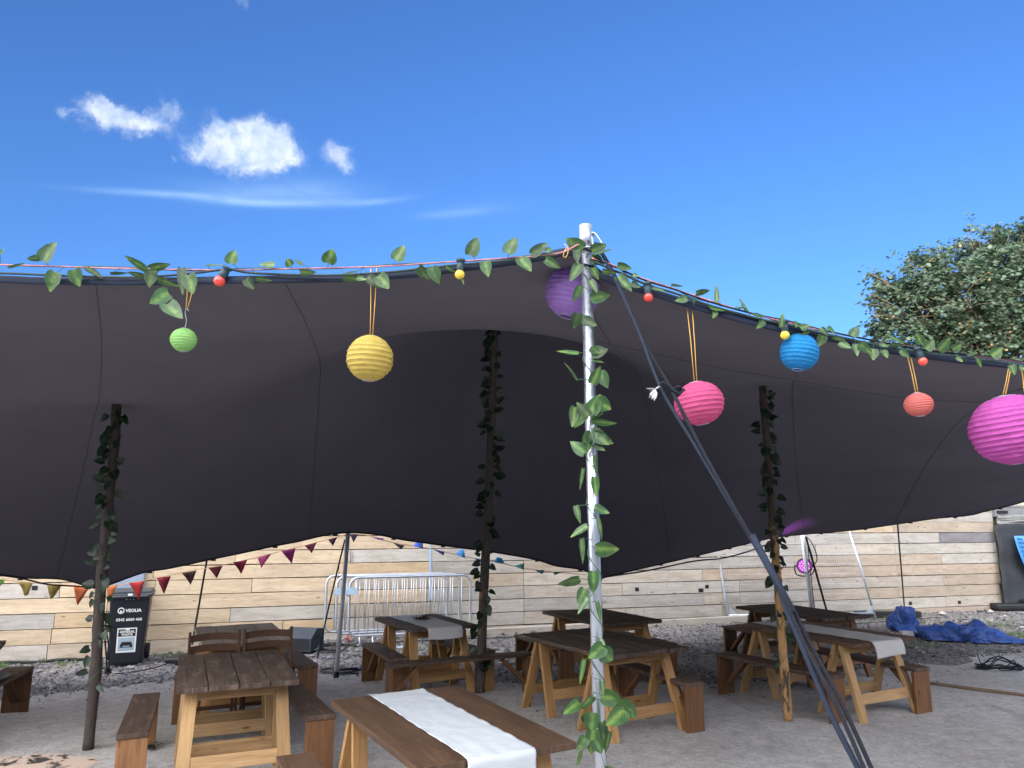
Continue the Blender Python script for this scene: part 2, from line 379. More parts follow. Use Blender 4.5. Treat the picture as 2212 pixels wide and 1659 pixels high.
# ------------------------------------------------------------------ fence
FD = Vector((1, .30, 0)).normalized(); FN = Vector((FD.y, -FD.x, 0))      # FN towards camera
F0 = Vector((0, 13.984, 0))
def fenceX(u, v=1330):      # parameter along the fence for a pixel column
    d = _ray(u, v)          # intersect vertical plane
    # F0 + FD*a ; ray t*d : solve in xy
    det = d.x*(-FD.y)-d.y*(-FD.x)
    a = (d.x*F0.y-d.y*F0.x)/(-(d.x*FD.y-d.y*FD.x)) if abs(d.x*FD.y-d.y*FD.x) > 1e-9 else 0
    return a
def fpt(a, z, off=0.0): return F0+FD*a+FN*off+Vector((0, 0, z))
COL = dict(tan=(.70, .575, .41), ora=(.69, .54, .35), wht=(.59, .565, .51), gry=(.50, .485, .455), brn=(.58, .50, .40), pnk=(.64, .53, .42), pale=(.61, .56, .48), dgr=(.27, .27, .29))
over = {0: [(-300, 111, 'wht'), (111, 330, 'brn'), (330, 520, 'brn'), (520, 760, 'wht'), (760, 1131, 'pale'), (1131, 1400, 'gry')],
        1: [(-300, 116, 'tan'), (116, 312, 'tan'), (312, 612, 'tan'), (612, 722, 'ora'), (722, 930, 'wht'), (930, 1131, 'wht'), (1131, 1350, 'pale'), (1350, 1560, 'wht')],
        2: [(-300, 119, 'gry'), (119, 230, 'ora'), (230, 497, 'tan'), (497, 722, 'wht'), (722, 930, 'brn'), (930, 1131, 'wht'), (1131, 1522, 'gry'), (1522, 1600, 'pale')],
        3: [(-300, 230, 'tan'), (230, 318, 'tan'), (318, 722, 'tan'), (722, 921, 'ora'), (921, 1131, 'wht'), (1131, 1345, 'pale'), (1345, 1600, 'wht')],
        4: [(-300, 124, 'wht'), (124, 330, 'tan'), (330, 540, 'tan'), (540, 728, 'tan'), (728, 921, 'brn'), (921, 1131, 'brn'), (1131, 1520, 'pale')],
        5: [(-300, 324, 'tan'), (324, 728, 'tan'), (728, 926, 'ora'), (926, 1131, 'wht'), (1131, 1400, 'brn')],
        6: [(-300, 500, 'tan'), (500, 752, 'tan'), (752, 926, 'wht'), (926, 1300, 'wht')],
        7: [(-300, 500, 'tan'), (500, 926, 'tan'), (926, 1200, 'pale')], 8: [(-300, 926, 'tan'), (926, 1400, 'wht')], 9: [(-300, 1000, 'tan')], 10: [(-300, 1000, 'tan')], 11: [(-300, 900, 'tan')]}
rightc = {0: ['brn', 'brn', 'brn'], 1: ['pale', 'wht', 'pale'], 2: ['wht', 'brn', 'brn'], 3: ['pale', 'pale', 'brn'], 4: ['pnk', 'pnk', 'pnk'], 5: ['wht', 'brn', 'wht'], 6: ['wht', 'pale', 'wht'], 7: ['wht', 'wht', 'dgr'], 8: ['brn', 'tan', 'brn'], 9: ['pale', 'brn', 'wht'], 10: ['brn', 'pale', 'tan'], 11: ['pale', 'tan', 'wht']}
A1 = fenceX(2153, 1200)
boards = []
for k in range(12):
    last = None
    for (u0, u1, cn) in over[k]:
        boards.append((k, fenceX(u0), fenceX(u1), cn)); last = u1
    a = fenceX(last); rr = random.Random(k+40); i = 0
    cl = rightc[k]
    ends = [fenceX(1740+rr.uniform(-40, 40)), fenceX(1945 if k % 2 == 0 else 2045), A1+rr.uniform(-.04, .05)]
    for e, cn in zip(ends, cl):
        if e > a+.3: boards.append((k, a, e, cn)); a = e
fence = empty('board_fence', fpt(0, 0), 'long high fence of horizontal scaffold boards, tan at left and weathered grey at right', 'fence')
fo = fpt(0, 0)
m = MB(); rr = random.Random(5)
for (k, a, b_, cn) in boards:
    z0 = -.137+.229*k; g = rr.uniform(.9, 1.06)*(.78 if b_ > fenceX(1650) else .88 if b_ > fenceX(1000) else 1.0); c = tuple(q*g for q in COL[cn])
    tw = rr.uniform(-.004, .004); off = rr.uniform(-.004, .004)
    hgt = .215+rr.uniform(-.003, .004)
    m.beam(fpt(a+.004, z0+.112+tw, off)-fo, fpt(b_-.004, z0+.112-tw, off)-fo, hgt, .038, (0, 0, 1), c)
m.build('boards', M['fence'], fence, bevel=.003)
m = MB(); m.beam(fpt(fenceX(-300), .90, -.05)-fo, fpt(A1, .90, -.05)-fo, 2.0, .01, (0, 0, 1)); m.build('backing', M['black'], fence)  # black sheet added behind the lower boards so their gaps read as shade
a = fenceX(-300); k = 0
while a < A1-.1:
    m = MB(); m.beam(fpt(a, -.2, -.07)-fo, fpt(a, 2.62, -.07)-fo, .1, .1, FD, (.35, .28, .2)); m.build('post', M['fence'], fence)
    a += 1.9
m = MB()
for (u, v, s) in ((1603/1, 1322, .05),):
    pass
# small square notches are dark blocks sunk in the boards
for (u, v) in ((1375, 1273), (1513, 1275), (1526, 1267), (1953+12, 1303), (2071, 1301), (76, 1270)):
    d = _ray(u, v); a = fenceX(u, v); P = fpt(a, 0); t_ = P.y/d.y; z = H+d.z*t_
    m = MB(); m.box(fpt(a, z, .0185)-fo, (.11 if u == 1513 else .08, .008, .07), (1, 1, 1), Matrix((FD, FN, (0, 0, 1))).transposed()); m.build('notch', M['black'], fence)
def strip(name, u, v0, v1, w, mat, label, cat, off=.03, du=0):
    a0 = fenceX(u, v0); a1 = fenceX(u+du, v1)
    z0 = H+_ray(u, v0).z*fpt(a0, 0).y/_ray(u, v0).y; z1 = H+_ray(u+du, v1).z*fpt(a1, 0).y/_ray(u+du, v1).y
    m = MB(); m.beam(fpt(a0, z0, off), fpt(a1, z1, off), w, .006, FD)
    return tag(m.build(name, mat), label, cat)
strip('strap', 928, 1175, 1296, .045, plain('blue_strap', (.36, .47, .60), .6), 'pale blue vertical strap fixed to the fence above the crowd barriers', 'strap', du=1)
strip('metal_plate', 759, 1192, 1216, .03, M['galv'], 'short grey metal plate on the fence right of the back tent pole', 'plate')
m = MB(); m.beam(fpt(fenceX(1000), .02, .3), fpt(fenceX(1600), .045, .18), .10, .14, FN, (.52, .48, .42)); tag(m.build('timber_sleeper', M['fence'], bevel=.01), 'long pale timber lying on the gravel along the fence foot', 'timber')
m = MB(); m.tube([fpt(fenceX(u), gz(*fpt(fenceX(u), 0).xy)+.02+.01*math.sin(u*.05), .2) for u in range(-200, 240, 20)], .022, 6); tag(m.build('ground_cable', M['black']), 'thick black cable along the fence foot left of the bin', 'cable')
m = MB(); c_ = fpt(fenceX(270), 1.02, .12)
Mf = Matrix((FD, FN, (0, 0, 1))).transposed()
m.box(c_, (.52, .05, .5), (1, 1, 1), Mf); tag(m.build('plastic_crate_lid', plain('bluegrey_plastic', (.25, .30, .38), .4, noise_amt=.15), bevel=.02), 'blue grey plastic panel on the fence above the wheelie bin', 'panel')

# shed at the right end with tarp and banner
SX = A1+.05
shed = empty('shed', fpt(SX, 0), 'pale olive metal shed with a steel lintel at the right end of the fence', 'shed')
so = fpt(SX, 0)
def sz(v, u=2180): return H+_ray(u, v).z*fpt(fenceX(u), 0).y/_ray(u, v).y
m = MB(); m.box(fpt(SX+2.5, 1.7, -1.3)-so, (5.0, 2.4, 3.4), (.32, .31, .25), Mf); m.build('wall', plain('olive_paint', (.30, .29, .22), .6, useattr=False), shed)
m = MB(); zt = sz(1106); m.box(fpt(SX+2.5, zt, .0)-so, (5.0, .09, .22), (1, 1, 1), Mf); m.box(fpt(SX+2.5, zt+.14, .01)-so, (5.0, .12, .05), (.6, .6, .6), Mf); m.build('lintel', plain('grey_steel', (.20, .20, .20), .5), shed, bevel=.006)
m = MB(); m.box(fpt(SX+.2, zt, .06)-so, (.3, .04, .06), (1, 1, 1), Mf); m.build('slot', M['black'], shed)
def drape(name, a0, a1, z0, z1, off, mat, amp, label, cat, seed=0, wob=.03):
    m = MB(); nu, nv = 30, 24
    for j in range(nv+1):
        for i in range(nu+1):
            s_, t_ = i/nu, j/nv; q = Vector((s_*5+seed, t_*3, seed))
            e = off+amp*noise.noise(q)+amp*.5*noise.noise(q*2.5)
            z = z0+(z1-z0)*t_ + (wob*math.sin(s_*9)*(1 if t_ > .9 else 0)); a = a0+(a1-a0)*s_+(wob*noise.noise(Vector((t_*5, 2, seed))) if s_ < .1 else 0)
            m.v.append(fpt(a, z, e))
    for j in range(nv):
        for i in range(nu):
            a = j*(nu+1)+i; m.face((a, a+1, a+nu+2, a+nu+1), [(i/nu, j/nv)]*4, sm=True)
    o = m.build(name, mat); sdf = o.modifiers.new('s', 'SOLIDIFY'); sdf.thickness = .004
    return tag(o, label, cat)
M['tarp_black'] = plain('black_mesh', (.028, .031, .036), .75, scale=3, noise_amt=.4)
drape('black_screen', SX-.17, SX+4.6, -.05, sz(1134), .16, M['tarp_black'], .05, 'black debris netting hung over the shed front', 'netting', 3)
drape('plastic_flap', SX-.02, SX+4.4, sz(1136), sz(1114), .09, plain('dusty_plastic', (.22, .22, .20), .3), .06, 'dusty clear plastic flap under the shed lintel above the netting', 'plastic sheet', 8)
ban = empty('banner', fpt(fenceX(2203, 1200), 1.2, .30), 'bright blue banner with dark lettering at the right edge of the picture', 'banner')
bo = fpt(fenceX(2203, 1200), 1.2, .30)
ab0 = fenceX(2203, 1200)-.42
m = MB(); zt, zb = sz(1157, 2206), sz(1245, 2206)
nn = 10
for j in range(nn+1):
    t_ = j/nn; z = zb+(zt-zb)*t_
    for i in range(2):
        m.v.append(fpt(ab0-.02+.30*(1-t_)**2+i*1.3, z, .30+.02*math.sin(t_*4))-bo)
for j in range(nn): m.face((2*j, 2*j+1, 2*j+3, 2*j+2), [(0, 0)]*4, sm=True)
o_ = m.build('sheet', plain('banner_blue', (.05, .24, .66), .5, noise_amt=.05), ban); o_.modifiers.new('s', 'SOLIDIFY').thickness = .004

def text(body, size, mat, parent, origin, xdir, updir, name='lettering', ext=.001, bold=0, align='LEFT'):
    cu = bpy.data.curves.new(name, 'FONT'); cu.body = body; cu.size = size; cu.extrude = ext; cu.offset = bold; cu.align_x = align
    cu.resolution_u = 2
    o = bpy.data.objects.new(name, cu); C.objects.link(o)
    dg = bpy.context.evaluated_depsgraph_get(); me = bpy.data.meshes.new_from_object(o.evaluated_get(dg))
    bpy.data.objects.remove(o); bpy.data.curves.remove(cu)
    me.materials.clear(); me.materials.append(mat)
    x = Vector(xdir).normalized(); y = Vector(updir).normalized(); z = x.cross(y)
    Mx = Matrix((x, y, z)).transposed().to_4x4(); Mx.translation = Vector(origin); me.transform(Mx)
    q = bpy.data.objects.new(name, me); C.objects.link(q); q.parent = parent; return q
for i, w in enumerate(['Blue', 'BOD', 'Mid', 'Sty', 'Ale', 'Lic', 'Pol', 'Bil', 'Li']):
    t_ = 1-(i+1)/10; z = zb+(zt-zb)*t_
    text(w, .085, M['blackprint'], ban, fpt(ab0+.04+.30*(1-t_)**2, z, .30+.02*math.sin(t_*4)+.008)-bo, FD, (0, 0, 1))

# ------------------------------------------------------------------ tent
def cat(P, n):      # catmull-rom resample
    P = [Vector(p) for p in P]; Q = [P[0]*2-P[1]]+P+[P[-1]*2-P[-2]]; out = []
    for i in range(1, len(Q)-2):
        for k in range(n):
            t = k/n; a, b, c, d = Q[i-1:i+3]
            out.append(.5*((2*b)+(c-a)*t+(2*a-5*b+4*c-d)*t*t+(3*b-a-3*c+d)*t**3))
    out.append(P[-1]); return out
front_px = [(-600, 598, 4.15), (-300, 592, 4.05), (0, 602, 3.9), (100, 606, 3.87), (317, 607, 3.8), (548, 603, 3.74), (720, 601, 3.7), (892, 591, 3.66), (998, 578, 3.63), (1097, 566, 3.6), (1171, 554, 3.6), (1238, 545, 3.6),
            (1296, 592, 3.6), (1346, 614, 3.6), (1412, 632, 3.6), (1516, 664, 3.6), (1618, 692, 3.6), (1730, 718, 3.62), (1799, 730, 3.63), (1903, 752, 3.65), (2042, 772, 3.68), (2212, 790, 3.72), (2500, 830, 3.9), (2900, 900, 4.3)]
back_px = [(-900, 1190, 9.0), (-450, 1170, 9.0), (0, 1241.6, 9.3), (61, 1248, 9.4), (135, 1251, 9.5), (212, 1271, 9.6), (244, 1259.6, 9.6), (311, 1236, 9.65), (366, 1227, 9.7), (450, 1209, 9.75), (508, 1197, 9.8), (603, 1177, 9.85), (640, 1170, 9.87), (701, 1156, 9.9), (755, 1150, 9.92), (819, 1155, 10.0), (874, 1166, 10.2), (989, 1182, 10.7), (1050, 1190, 10.95), (1151, 1207, 11.3), (1202, 1222, 11.5), (1260, 1231, 11.7), (1293, 1249, 11.8), (1317, 1244, 11.85), (1402, 1224, 12.2), (1497, 1202, 12.6), (1598, 1178, 13.2), (1673, 1161, 13.7), (1738, 1154, 14.1), (1846, 1144.5, 14.0), (1939, 1131.5, 13.6), (2017, 1120, 13.1), (2091, 1113, 12.6), (2129, 1104, 12.3), (2212, 1083, 11.7), (2450, 1010, 9.6), (2800, 930, 7.5)]
FR = [pY(*p) for p in front_px]; BK = [pY(*p) for p in back_px]
def resample(P, n, key=None):
    P = cat(P, 8); L = [0]
    for a, b in zip(P, P[1:]): L.append(L[-1]+(b-a).length)
    return P, L
def at(PL, s):
    P, L = PL; d = s*L[-1]
    for i in range(len(L)-1):
        if L[i+1] >= d: 
            t = (d-L[i])/max(1e-9, L[i+1]-L[i]); return P[i].lerp(P[i+1], t)
    return P[-1]
FRl, BKl = resample(FR, 0), resample(BK, 0)
NS, NTt = 200, 100
SPX = pY(1255, 545, 3.6).x
poles = {'left': (Vector((-3.735, 6.9, 0)), 3.06), 'mid': (Vector((-.19, 9.0, 0)), 4.74), 'right': (Vector((2.69, 7.8, 0)), 3.42)}
Z = np.zeros((NS+1, NTt+1)); PX = np.zeros_like(Z); PYg = np.zeros_like(Z); fixed = np.zeros_like(Z, bool)
# keep the front apex on one grid column
apex = 1238
fi = 11; Lf = FRl[1][fi*8]/FRl[1][-1]; s_ap = .52
def smap(s): return Lf*s/s_ap if s < s_ap else Lf+(1-Lf)*(s-s_ap)/(1-s_ap)
for i in range(NS+1):
    s = i/NS; a = at(FRl, smap(s)); b = at(BKl, s)
    for j in range(NTt+1):
        t_ = j/NTt; p = a.lerp(b, t_); PX[i, j], PYg[i, j], Z[i, j] = p.x, p.y, p.z
fixed[0, :] = fixed[-1, :] = True; fixed[:, 0] = fixed[:, -1] = True
for j in range(NTt+1):      # sides sag outside the picture
    t_ = j/NTt; Z[0, j] -= .3*math.sin(math.pi*t_); Z[-1, j] += .9*math.sin(math.pi*t_)
for nm, (p, z) in poles.items():
    d = np.hypot(PX-p.x, PYg-p.y); rad = {'left': .8, 'mid': 1.0, 'right': .7}[nm]
    msk = d < rad; fixed |= msk; Z[msk] = z-.22*(d[msk]/rad)**2*rad
hx = np.hypot(np.diff(PX, axis=0)[:, :-1], np.diff(PYg, axis=0)[:, :-1]).mean(); hy = np.hypot(np.diff(PX, axis=1)[:-1], np.diff(PYg, axis=1)[:-1]).mean()
wx, wy = 1/hx**2, 1.2/hy**2; ws = 2*(wx+wy)
free = ~fixed[1:-1, 1:-1]
SAG = 0.0
for it in range(9000):
    N_ = (wx*(Z[2:, 1:-1]+Z[:-2, 1:-1])+wy*(Z[1:-1, 2:]+Z[1:-1, :-2])-SAG)/ws
    c_ = Z[1:-1, 1:-1]; c_[free] += (N_[free]-c_[free])*.98
for it in range(40):      # soften the pads
    Z[1:-1, 1:-1] = .5*Z[1:-1, 1:-1]+.125*(Z[2:, 1:-1]+Z[:-2, 1:-1]+Z[1:-1, 2:]+Z[1:-1, :-2])
for (cx_, cy_), kk, amp, fall in ([((p.x, p.y), 17, .010 if nm_ == 'mid' else .0035, 1.1) for nm_, (p, z) in poles.items()]+[((SPX, 3.6), 21, .009, 1.3)]):
    d = np.hypot(PX-cx_, PYg-cy_); an = np.arctan2(PYg-cy_, PX-cx_)
    w_ = amp*np.exp(-d/fall)*np.clip(d/.35, 0, 1)*(np.cos(kk*an+1.3*np.sin(3*an))+.5*np.cos(2.3*kk*an))
    w_[:, 0] = 0; w_[:, -1] = 0; Z += w_
m = MB()
for i in range(NS+1):
    for j in range(NTt+1): m.v.append((PX[i, j], PYg[i, j], Z[i, j]))
W_ = NTt+1
for i in range(NS):
    for j in range(NTt):
        a = i*W_+j; m.face((a, a+W_, a+W_+1, a+1), [(i*.1, j*.1)]*4, sm=True)
tent = empty('stretch_tent', (0, 7, 0), 'huge dark brown stretch tent canopy covering the tables in the yard', 'tent canopy')
TO = Vector((0, 7, 0))
m.v = [Vector(p)-TO for p in m.v]
m.build('canopy', M['tent'], tent)
Pf = FRl[0]; Pb = BKl[0]
m = MB(); m.tube([p-TO+Vector((0, -.006, -.004)) for p in Pf], .021, 8, squash=(1, .35)); m.build('front_hem', M['hem'], tent)
m = MB(); m.tube([p-TO for p in Pb], .013, 6)
for u in range(-300, 2212, 75):
    p = at(BKl, max(0, min(1, (u+900)/3700))); 
m.build('back_hem', M['black'], tent)
L_ = BKl[1][-1]; d = .4
while d < L_-.4:
    m = MB(); p = at(BKl, d/L_)-TO; m.box(p+Vector((0, 0, -.02)), (.06, .02, .02)); d += .78
    m.build('edge_tab', M['black'], tent)
def seam(cols):
    m = MB()
    for (i0, i1, j0, j1) in cols:
        pts = []
        for k in range(61):
            t_ = k/60; fi_ = i0+(i1-i0)*t_; fj = j0+(j1-j0)*t_; a, b = int(fi_), int(fj); a = min(a, NS-1); b = min(b, NTt-1); ra, rb = fi_-a, fj-b
            q = lambda A: (A[a, b]*(1-ra)+A[a+1, b]*ra)*(1-rb)+(A[a, b+1]*(1-ra)+A[a+1, b+1]*ra)*rb
            pts.append(Vector((q(PX), q(PYg), q(Z)-.004))-TO)
        m.tube(pts, .002, 4)
    m.build('seam', M['seam'], tent)
for c_ in [(50, 42, 0, 100), (72, 66, 0, 100), (104, 112, 0, 100), (130, 138, 0, 100), (20, 14, 0, 100), (160, 150, 0, 100)]: seam([c_])
seam([(104, 200, 28, 30)])

# ------------------------------------------------------------------ poles
def pole(name, pts, r, mat, label, cat='pole', n=20, extra=None, group=None):
    o = empty(name, pts[0], label, cat, group); m = MB(); m.tube([Vector(p)-Vector(pts[0]) for p in pts], r, n); m.build('shaft', mat, o); return o
SPt = pY(1265, 492, 3.6); SPb = Vector((pY(1290, 1659, 3.6).x+.022, 3.62, 0))
sp = pole('tent_pole', [SPb, SPt], .0285, M['alu'], 'tall shiny aluminium tent pole standing in the foreground wound with leaves')
m = MB(); d_ = (SPt-SPb).normalized(); q = SPt-SPb
m.tube([q-d_*.115, q+d_*.012], .0335, 20); m.tube([q-d_*.12, q-d_*.112], .036, 20); m.build('cap_sleeve', M['galv'], sp)
m = MB(); m.tube([q+Vector((.032, -.012, -.045)), q+Vector((.038, -.013, -.045))], .009, 10); m.build('bolt_hole', M['black'], sp); m = MB(); m.tube([q+Vector((.01, -.034, -.09)), q+Vector((.01, -.040, -.09))], .008, 10); m.build('bolt_hole', M['black'], sp)
m = MB(); ring = [Vector((.028, -.01, -.03)), Vector((.05, -.01, -.04)), Vector((.085, -.01, -.10)), Vector((.08, -.012, -.125)), Vector((.055, -.012, -.12)), Vector((.035, -.012, -.10)), Vector((.03, -.012, -.06)), Vector((.028, -.01, -.03))]
m.tube([q+v_ for v_ in cat(ring, 4)], .0055, 8); m.build('shackle', M['galv'], sp)
for dz in (-.21, -.128):
    m = MB(); m.tube([q+d_*dz+Vector((math.cos(a)*.031, math.sin(a)*.031, .006*math.sin(a*2))) for a in [k*math.pi/10 for k in range(21)]], .0035, 6)
    m.build('rope_lashing', M['rope'], sp)

def bark_shade_mat(name, bark, bare, thr):
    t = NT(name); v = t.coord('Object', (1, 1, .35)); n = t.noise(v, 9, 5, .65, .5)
    sz_ = t.n('ShaderNodeSeparateXYZ'); t.l(t.coord('Object'), sz_.inputs[0]); n = t.math('SUBTRACT', n, t.math('MULTIPLY', t.ramp(t.math('MULTIPLY', sz_.outputs[2], .25), [(.30, 0), (.62, 1)]), .35)); n2 = t.noise(t.coord('Object', (1, 1, .15)), 50, 4, .6)  # dark bark colour spreads upward: backlit shade of the pole tops put into colour
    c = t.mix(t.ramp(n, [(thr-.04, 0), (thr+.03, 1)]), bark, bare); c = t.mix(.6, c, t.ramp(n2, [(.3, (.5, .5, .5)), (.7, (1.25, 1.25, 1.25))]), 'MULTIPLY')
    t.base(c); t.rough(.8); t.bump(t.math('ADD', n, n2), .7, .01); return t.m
def woodpole(label, base, top, r0, r1, mat, seed):
    o = empty('wooden_pole', base, label, 'pole', 'rough wooden tent poles wound with ivy'); r3 = random.Random(seed); pts = []; rs = []
    n = 40
    for i in range(n+1):
        t_ = i/n; p = (Vector(top)-Vector(base))*t_; w = .022
        p += Vector((w*noise.noise(Vector((t_*3, seed, 0))), w*noise.noise(Vector((t_*3, seed, 5))), 0))*min(1, 4*t_)
        pts.append(p); rs.append((r0+(r1-r0)*t_)*(1+.07*noise.noise(Vector((t_*9, seed, 9)))+(.12 if r3.random() < .12 else 0)))
    m = MB(); m.tube(pts, rs, 16); 
    m.build('trunk', mat, o)
    for k in range(8):
        m = MB(); i = r3.randrange(3, n-2); a = r3.random()*6.28; dv = Vector((math.cos(a), math.sin(a), .4)); m.tube([pts[i], pts[i]+dv*(rs[i]+.018)], [.016, .009], 7); m.build('knot', mat, o)
    return [Vector(base)+p for p in pts], rs
lp, lr = woodpole('dark bark wooden pole standing at left in front of the wheelie bin', (-3.67, 6.87, 0), (-3.735, 6.9, 3.05), .046, .042, bark_shade_mat('dark_bark', (.05, .038, .032), (.11, .08, .06), .62), 1)
mp_, mr = woodpole('grey brown wooden pole in the middle beside the trestle table with a runner', (-.373, 9.02, 0), (-.19, 9.0, 4.73), .056, .046, bark_shade_mat('grey_bark', (.07, .056, .047), (.28, .16, .08), .58), 2)
rp_, rr_ = woodpole('orange peeled wooden pole at right beside the table with a grey runner', (2.74, 7.816, 0), (2.69, 7.8, 3.41), .043, .038, bark_shade_mat('peeled', (.06, .042, .03), (.44, .25, .10), .44), 3)

bt = pY(752, 1152, 9.92); bb = pZ(726, 1463)
bp_ = pole('back_tent_pole', [bb, bt], .028, M['alu_dull'], 'slim aluminium pole propping the back edge of the tent left of the crowd barriers')
m = MB(); m.tube([Vector((0, 0, -.004)), Vector((.002, 0, .07))], .036, 16); m.build('rubber_foot', M['blackrubber'], bp_)
rb = Vector((pZ(1753, 1345).x, 14.9, 0)); rt = pY(1733, 1154, 14.3)
rpole = pole('lighting_pole', [rb, rt], .04, M['alu_dull'], 'aluminium pole at the far right carrying a round stage light')
for (u0, v0, u1, v1, Y0, lab) in ((447, 1209, 415, 1392, 9.8, 'thin black pole rising from the flat black base to the tent edge at left'), (1939, 1133, 1954, 1319, 13.6, 'thin black pole standing against the pale fence at far right')):
    bpt = pZ(u1, v1) if u1 > 1000 else Vector((pY(u1, v1, 11.1).x, 11.1, pY(u1, v1, 11.1).z))
    if u1 > 1000: bpt = Vector((pY(u1, v1, 15.5).x, 15.5, .02))
    m = MB(); m.tube([bpt, pY(u0, v0, Y0)], .013, 8); tag(m.build('thin_pole', M['black']), lab, 'pole')
# flat weighted base
m = MB(); cb_ = pZ(397, 1416); 
pts = []
base_e = empty('weighted_base', (cb_.x, cb_.y, gz(cb_.x, cb_.y)), 'flat black plastic weighted base on the gravel behind the left table', 'pole base')
m = MB(); m.box((0, 0, .055), (.42, .36, .09)); m.build('plate', M['black'], base_e, bevel=.03)
m = MB(); m.tube([(.12, .02, .09), (.125, .02, .2)], [.03, .022], 12); m.build('sleeve', M['black'], base_e)

# ------------------------------------------------------------------ furniture
KIN = {}
def frame_of(cx, cy, ang):
    a = R_(ang); l = Vector((math.cos(a), math.sin(a), 0)); w = Vector((math.sin(a), -math.cos(a), 0)); return l, w
def table(label, cx, cy, ang, L, W, top='top_dark', legm='pine', z=.75, nb=4, splay=.25, group='trestle tables under the tent'):
    e = empty('trestle_table', (cx, cy, 0), label, 'table', group, R_(ang))
    X, Yv, Zv = Vector((1, 0, 0)), Vector((0, 1, 0)), Vector((0, 0, 1))
    m = MB(); bw = W/nb
    for k in range(nb):
        y = -W/2+bw*(k+.5); g = rnd.uniform(.8, 1.2); dz = rnd.uniform(-.0015, .0015); dl = rnd.uniform(-.012, .012)
        m.beam((-L/2+dl, y, z-.019+dz), (L/2+dl, y, z-.019+dz), bw-.006, .038, Yv, (g, g, g), jit=.002)
    m.build('tabletop', M[top], e, bevel=.004)
    zt = z-.04
    for sx in (-1, 1):
        xc = sx*(L/2-.27)
        for so_, in ((1,), (-1,)):
            xt = xc+so_*.03; xb = xc+so_*splay
            for sy in (-1, 1):
                yt = sy*(W/2-.11); yb = sy*(W/2-.07)
                g = rnd.uniform(.85, 1.15)
                m = MB(); m.beam((xt, yt, zt), (xb, yb, 0.0), .094, .045, Yv, (g, g, g*.96)); m.build('leg', M[legm], e, bevel=.003)
            def lerpx(zz): q = 1-zz/zt; return xt+(xb-xt)*q
            for zz, nm, hh in ((zt-.05, 'top_rail', .09), (.20, 'crossbar', .10)):
                yy = W/2-.11+.04*(1-zz/zt)-.048
                g = rnd.uniform(.85, 1.1)
                m = MB(); m.beam((lerpx(zz)-so_*.004, -yy, zz), (lerpx(zz)-so_*.004, yy, zz), hh, .04, Vector((so_*(xb-xt)*so_*-1, 0, zt)), (g, g, g)); m.build(nm, M[legm], e, bevel=.003)
    KIN[label] = (cx, cy, ang, L, W, z); return e
def bench(label, cx, cy, ang, L, W=.23, z=.45, pm='panel', brace=True, tm='bench_top', col=1.0):
    e = empty('bench', (cx, cy, 0), label, 'bench', 'plank benches beside the tables', R_(ang)); Yv = Vector((0, 1, 0))
    g = rnd.uniform(.85, 1.15)
    m = MB(); m.beam((-L/2, 0, z-.019), (L/2, 0, z-.019), W, .038, Yv, (g, g, g), jit=.003); m.build('seat', M[tm], e, bevel=.004)
    for sx in (-1, 1):
        g = rnd.uniform(.85, 1.15)*col
        m = MB(); m.beam((sx*(L/2-.03), 0, 0), (sx*(L/2-.03), 0, z-.04), W-.012, .038, Yv, (g, g, g)); m.build('leg', M[pm], e, bevel=.003)
        if brace:
            m = MB(); m.beam((sx*(L/2-.055), 0, .12), (sx*(L/2-.34), 0, z-.06), .07, .04, Yv, (g, g, g)); m.build('brace', M[pm], e, bevel=.003)
    return e
table('trestle table at lower left with four worn dark boards and pale yellow pine legs', -2.324, 6.514, 113.4, 1.49, .87, 'top_dark', 'pine_pale', nb=4)
table('brown trestle table in the near foreground under the bright white runner', -.437, 4.861, 118.5, 1.62, .94, 'top_brown', 'pine', nb=2)
table('bare dark trestle table with orange legs right behind the shiny foreground pole', .889, 7.911, 121.0, 1.54, .98, 'top_dark', 'pine')
table('bare dark trestle table farthest back in the middle near the fence', 1.129, 9.933, 116.9, 1.40, .91, 'top_dark', 'pine')
table('short trestle table with a dried plant on its runner in front of the barriers', -1.066, 9.395, 120.2, 1.22, .84, 'top_dark', 'pine')
table('trestle table at right with yellow pine legs under a long grey runner', 3.44, 8.606, 118.5, 1.62, .98, 'top_brown', 'pine_pale', nb=4)
table('bare dark trestle table at far right nearest the fence', 3.921, 10.476, 114.7, 1.57, .86, 'top_dark', 'panel')
table('pale topped trestle table behind the two folded chairs at left', -2.95, 8.40, 115.9, 1.45, .87, 'top_grey', 'pine')
pI = pZ(14, 1383, .75); lI, wI = frame_of(0, 0, 118)
cI = pI-lI*(-.8*-1)*0-wI*.45+lI*(-.0)
table('dark trestle table cut off by the left edge of the picture', pI.x-.45*wI.x+.0, pI.y-.45*wI.y-.02, 118, 1.5, .9, 'top_dark', 'panel') if False else table('dark trestle table cut off by the left edge of the picture', pI.x-wI.x*.45-lI.x*.75, pI.y-wI.y*.45-lI.y*.75, 118, 1.5, .9, 'top_dark', 'panel')
bench('dark seated bench with orange end board, left of the yellow legged table', -2.976, 6.304, 112, 1.35, .215, pm='panel', brace=False, col=1.35)
bench('long worn bench on the right side of the yellow legged table', -1.921, 6.996, 117.7, 1.81, .235)
bench('short bench on the right side of the pale topped table by the folded chairs', -2.415, 8.72, 118.1, 1.13, .215, pm='panel')
bench('bench on the left side of the pale topped table by the folded chairs', -3.391, 8.193, 110.4, 1.12, .23)
bench('bench left of the table with the dried plant, in front of the barriers', -1.519, 9.158, 115.6, 1.22, .21)
bench('long bench set crosswise in front of the table with the dried plant', -.571, 8.669, 205.2, 1.69, .17, pm='panel')
bench('bench right of the table with the dried plant, behind the middle wooden pole', -.623, 9.526, 127, 1.11, .24, pm='pine')
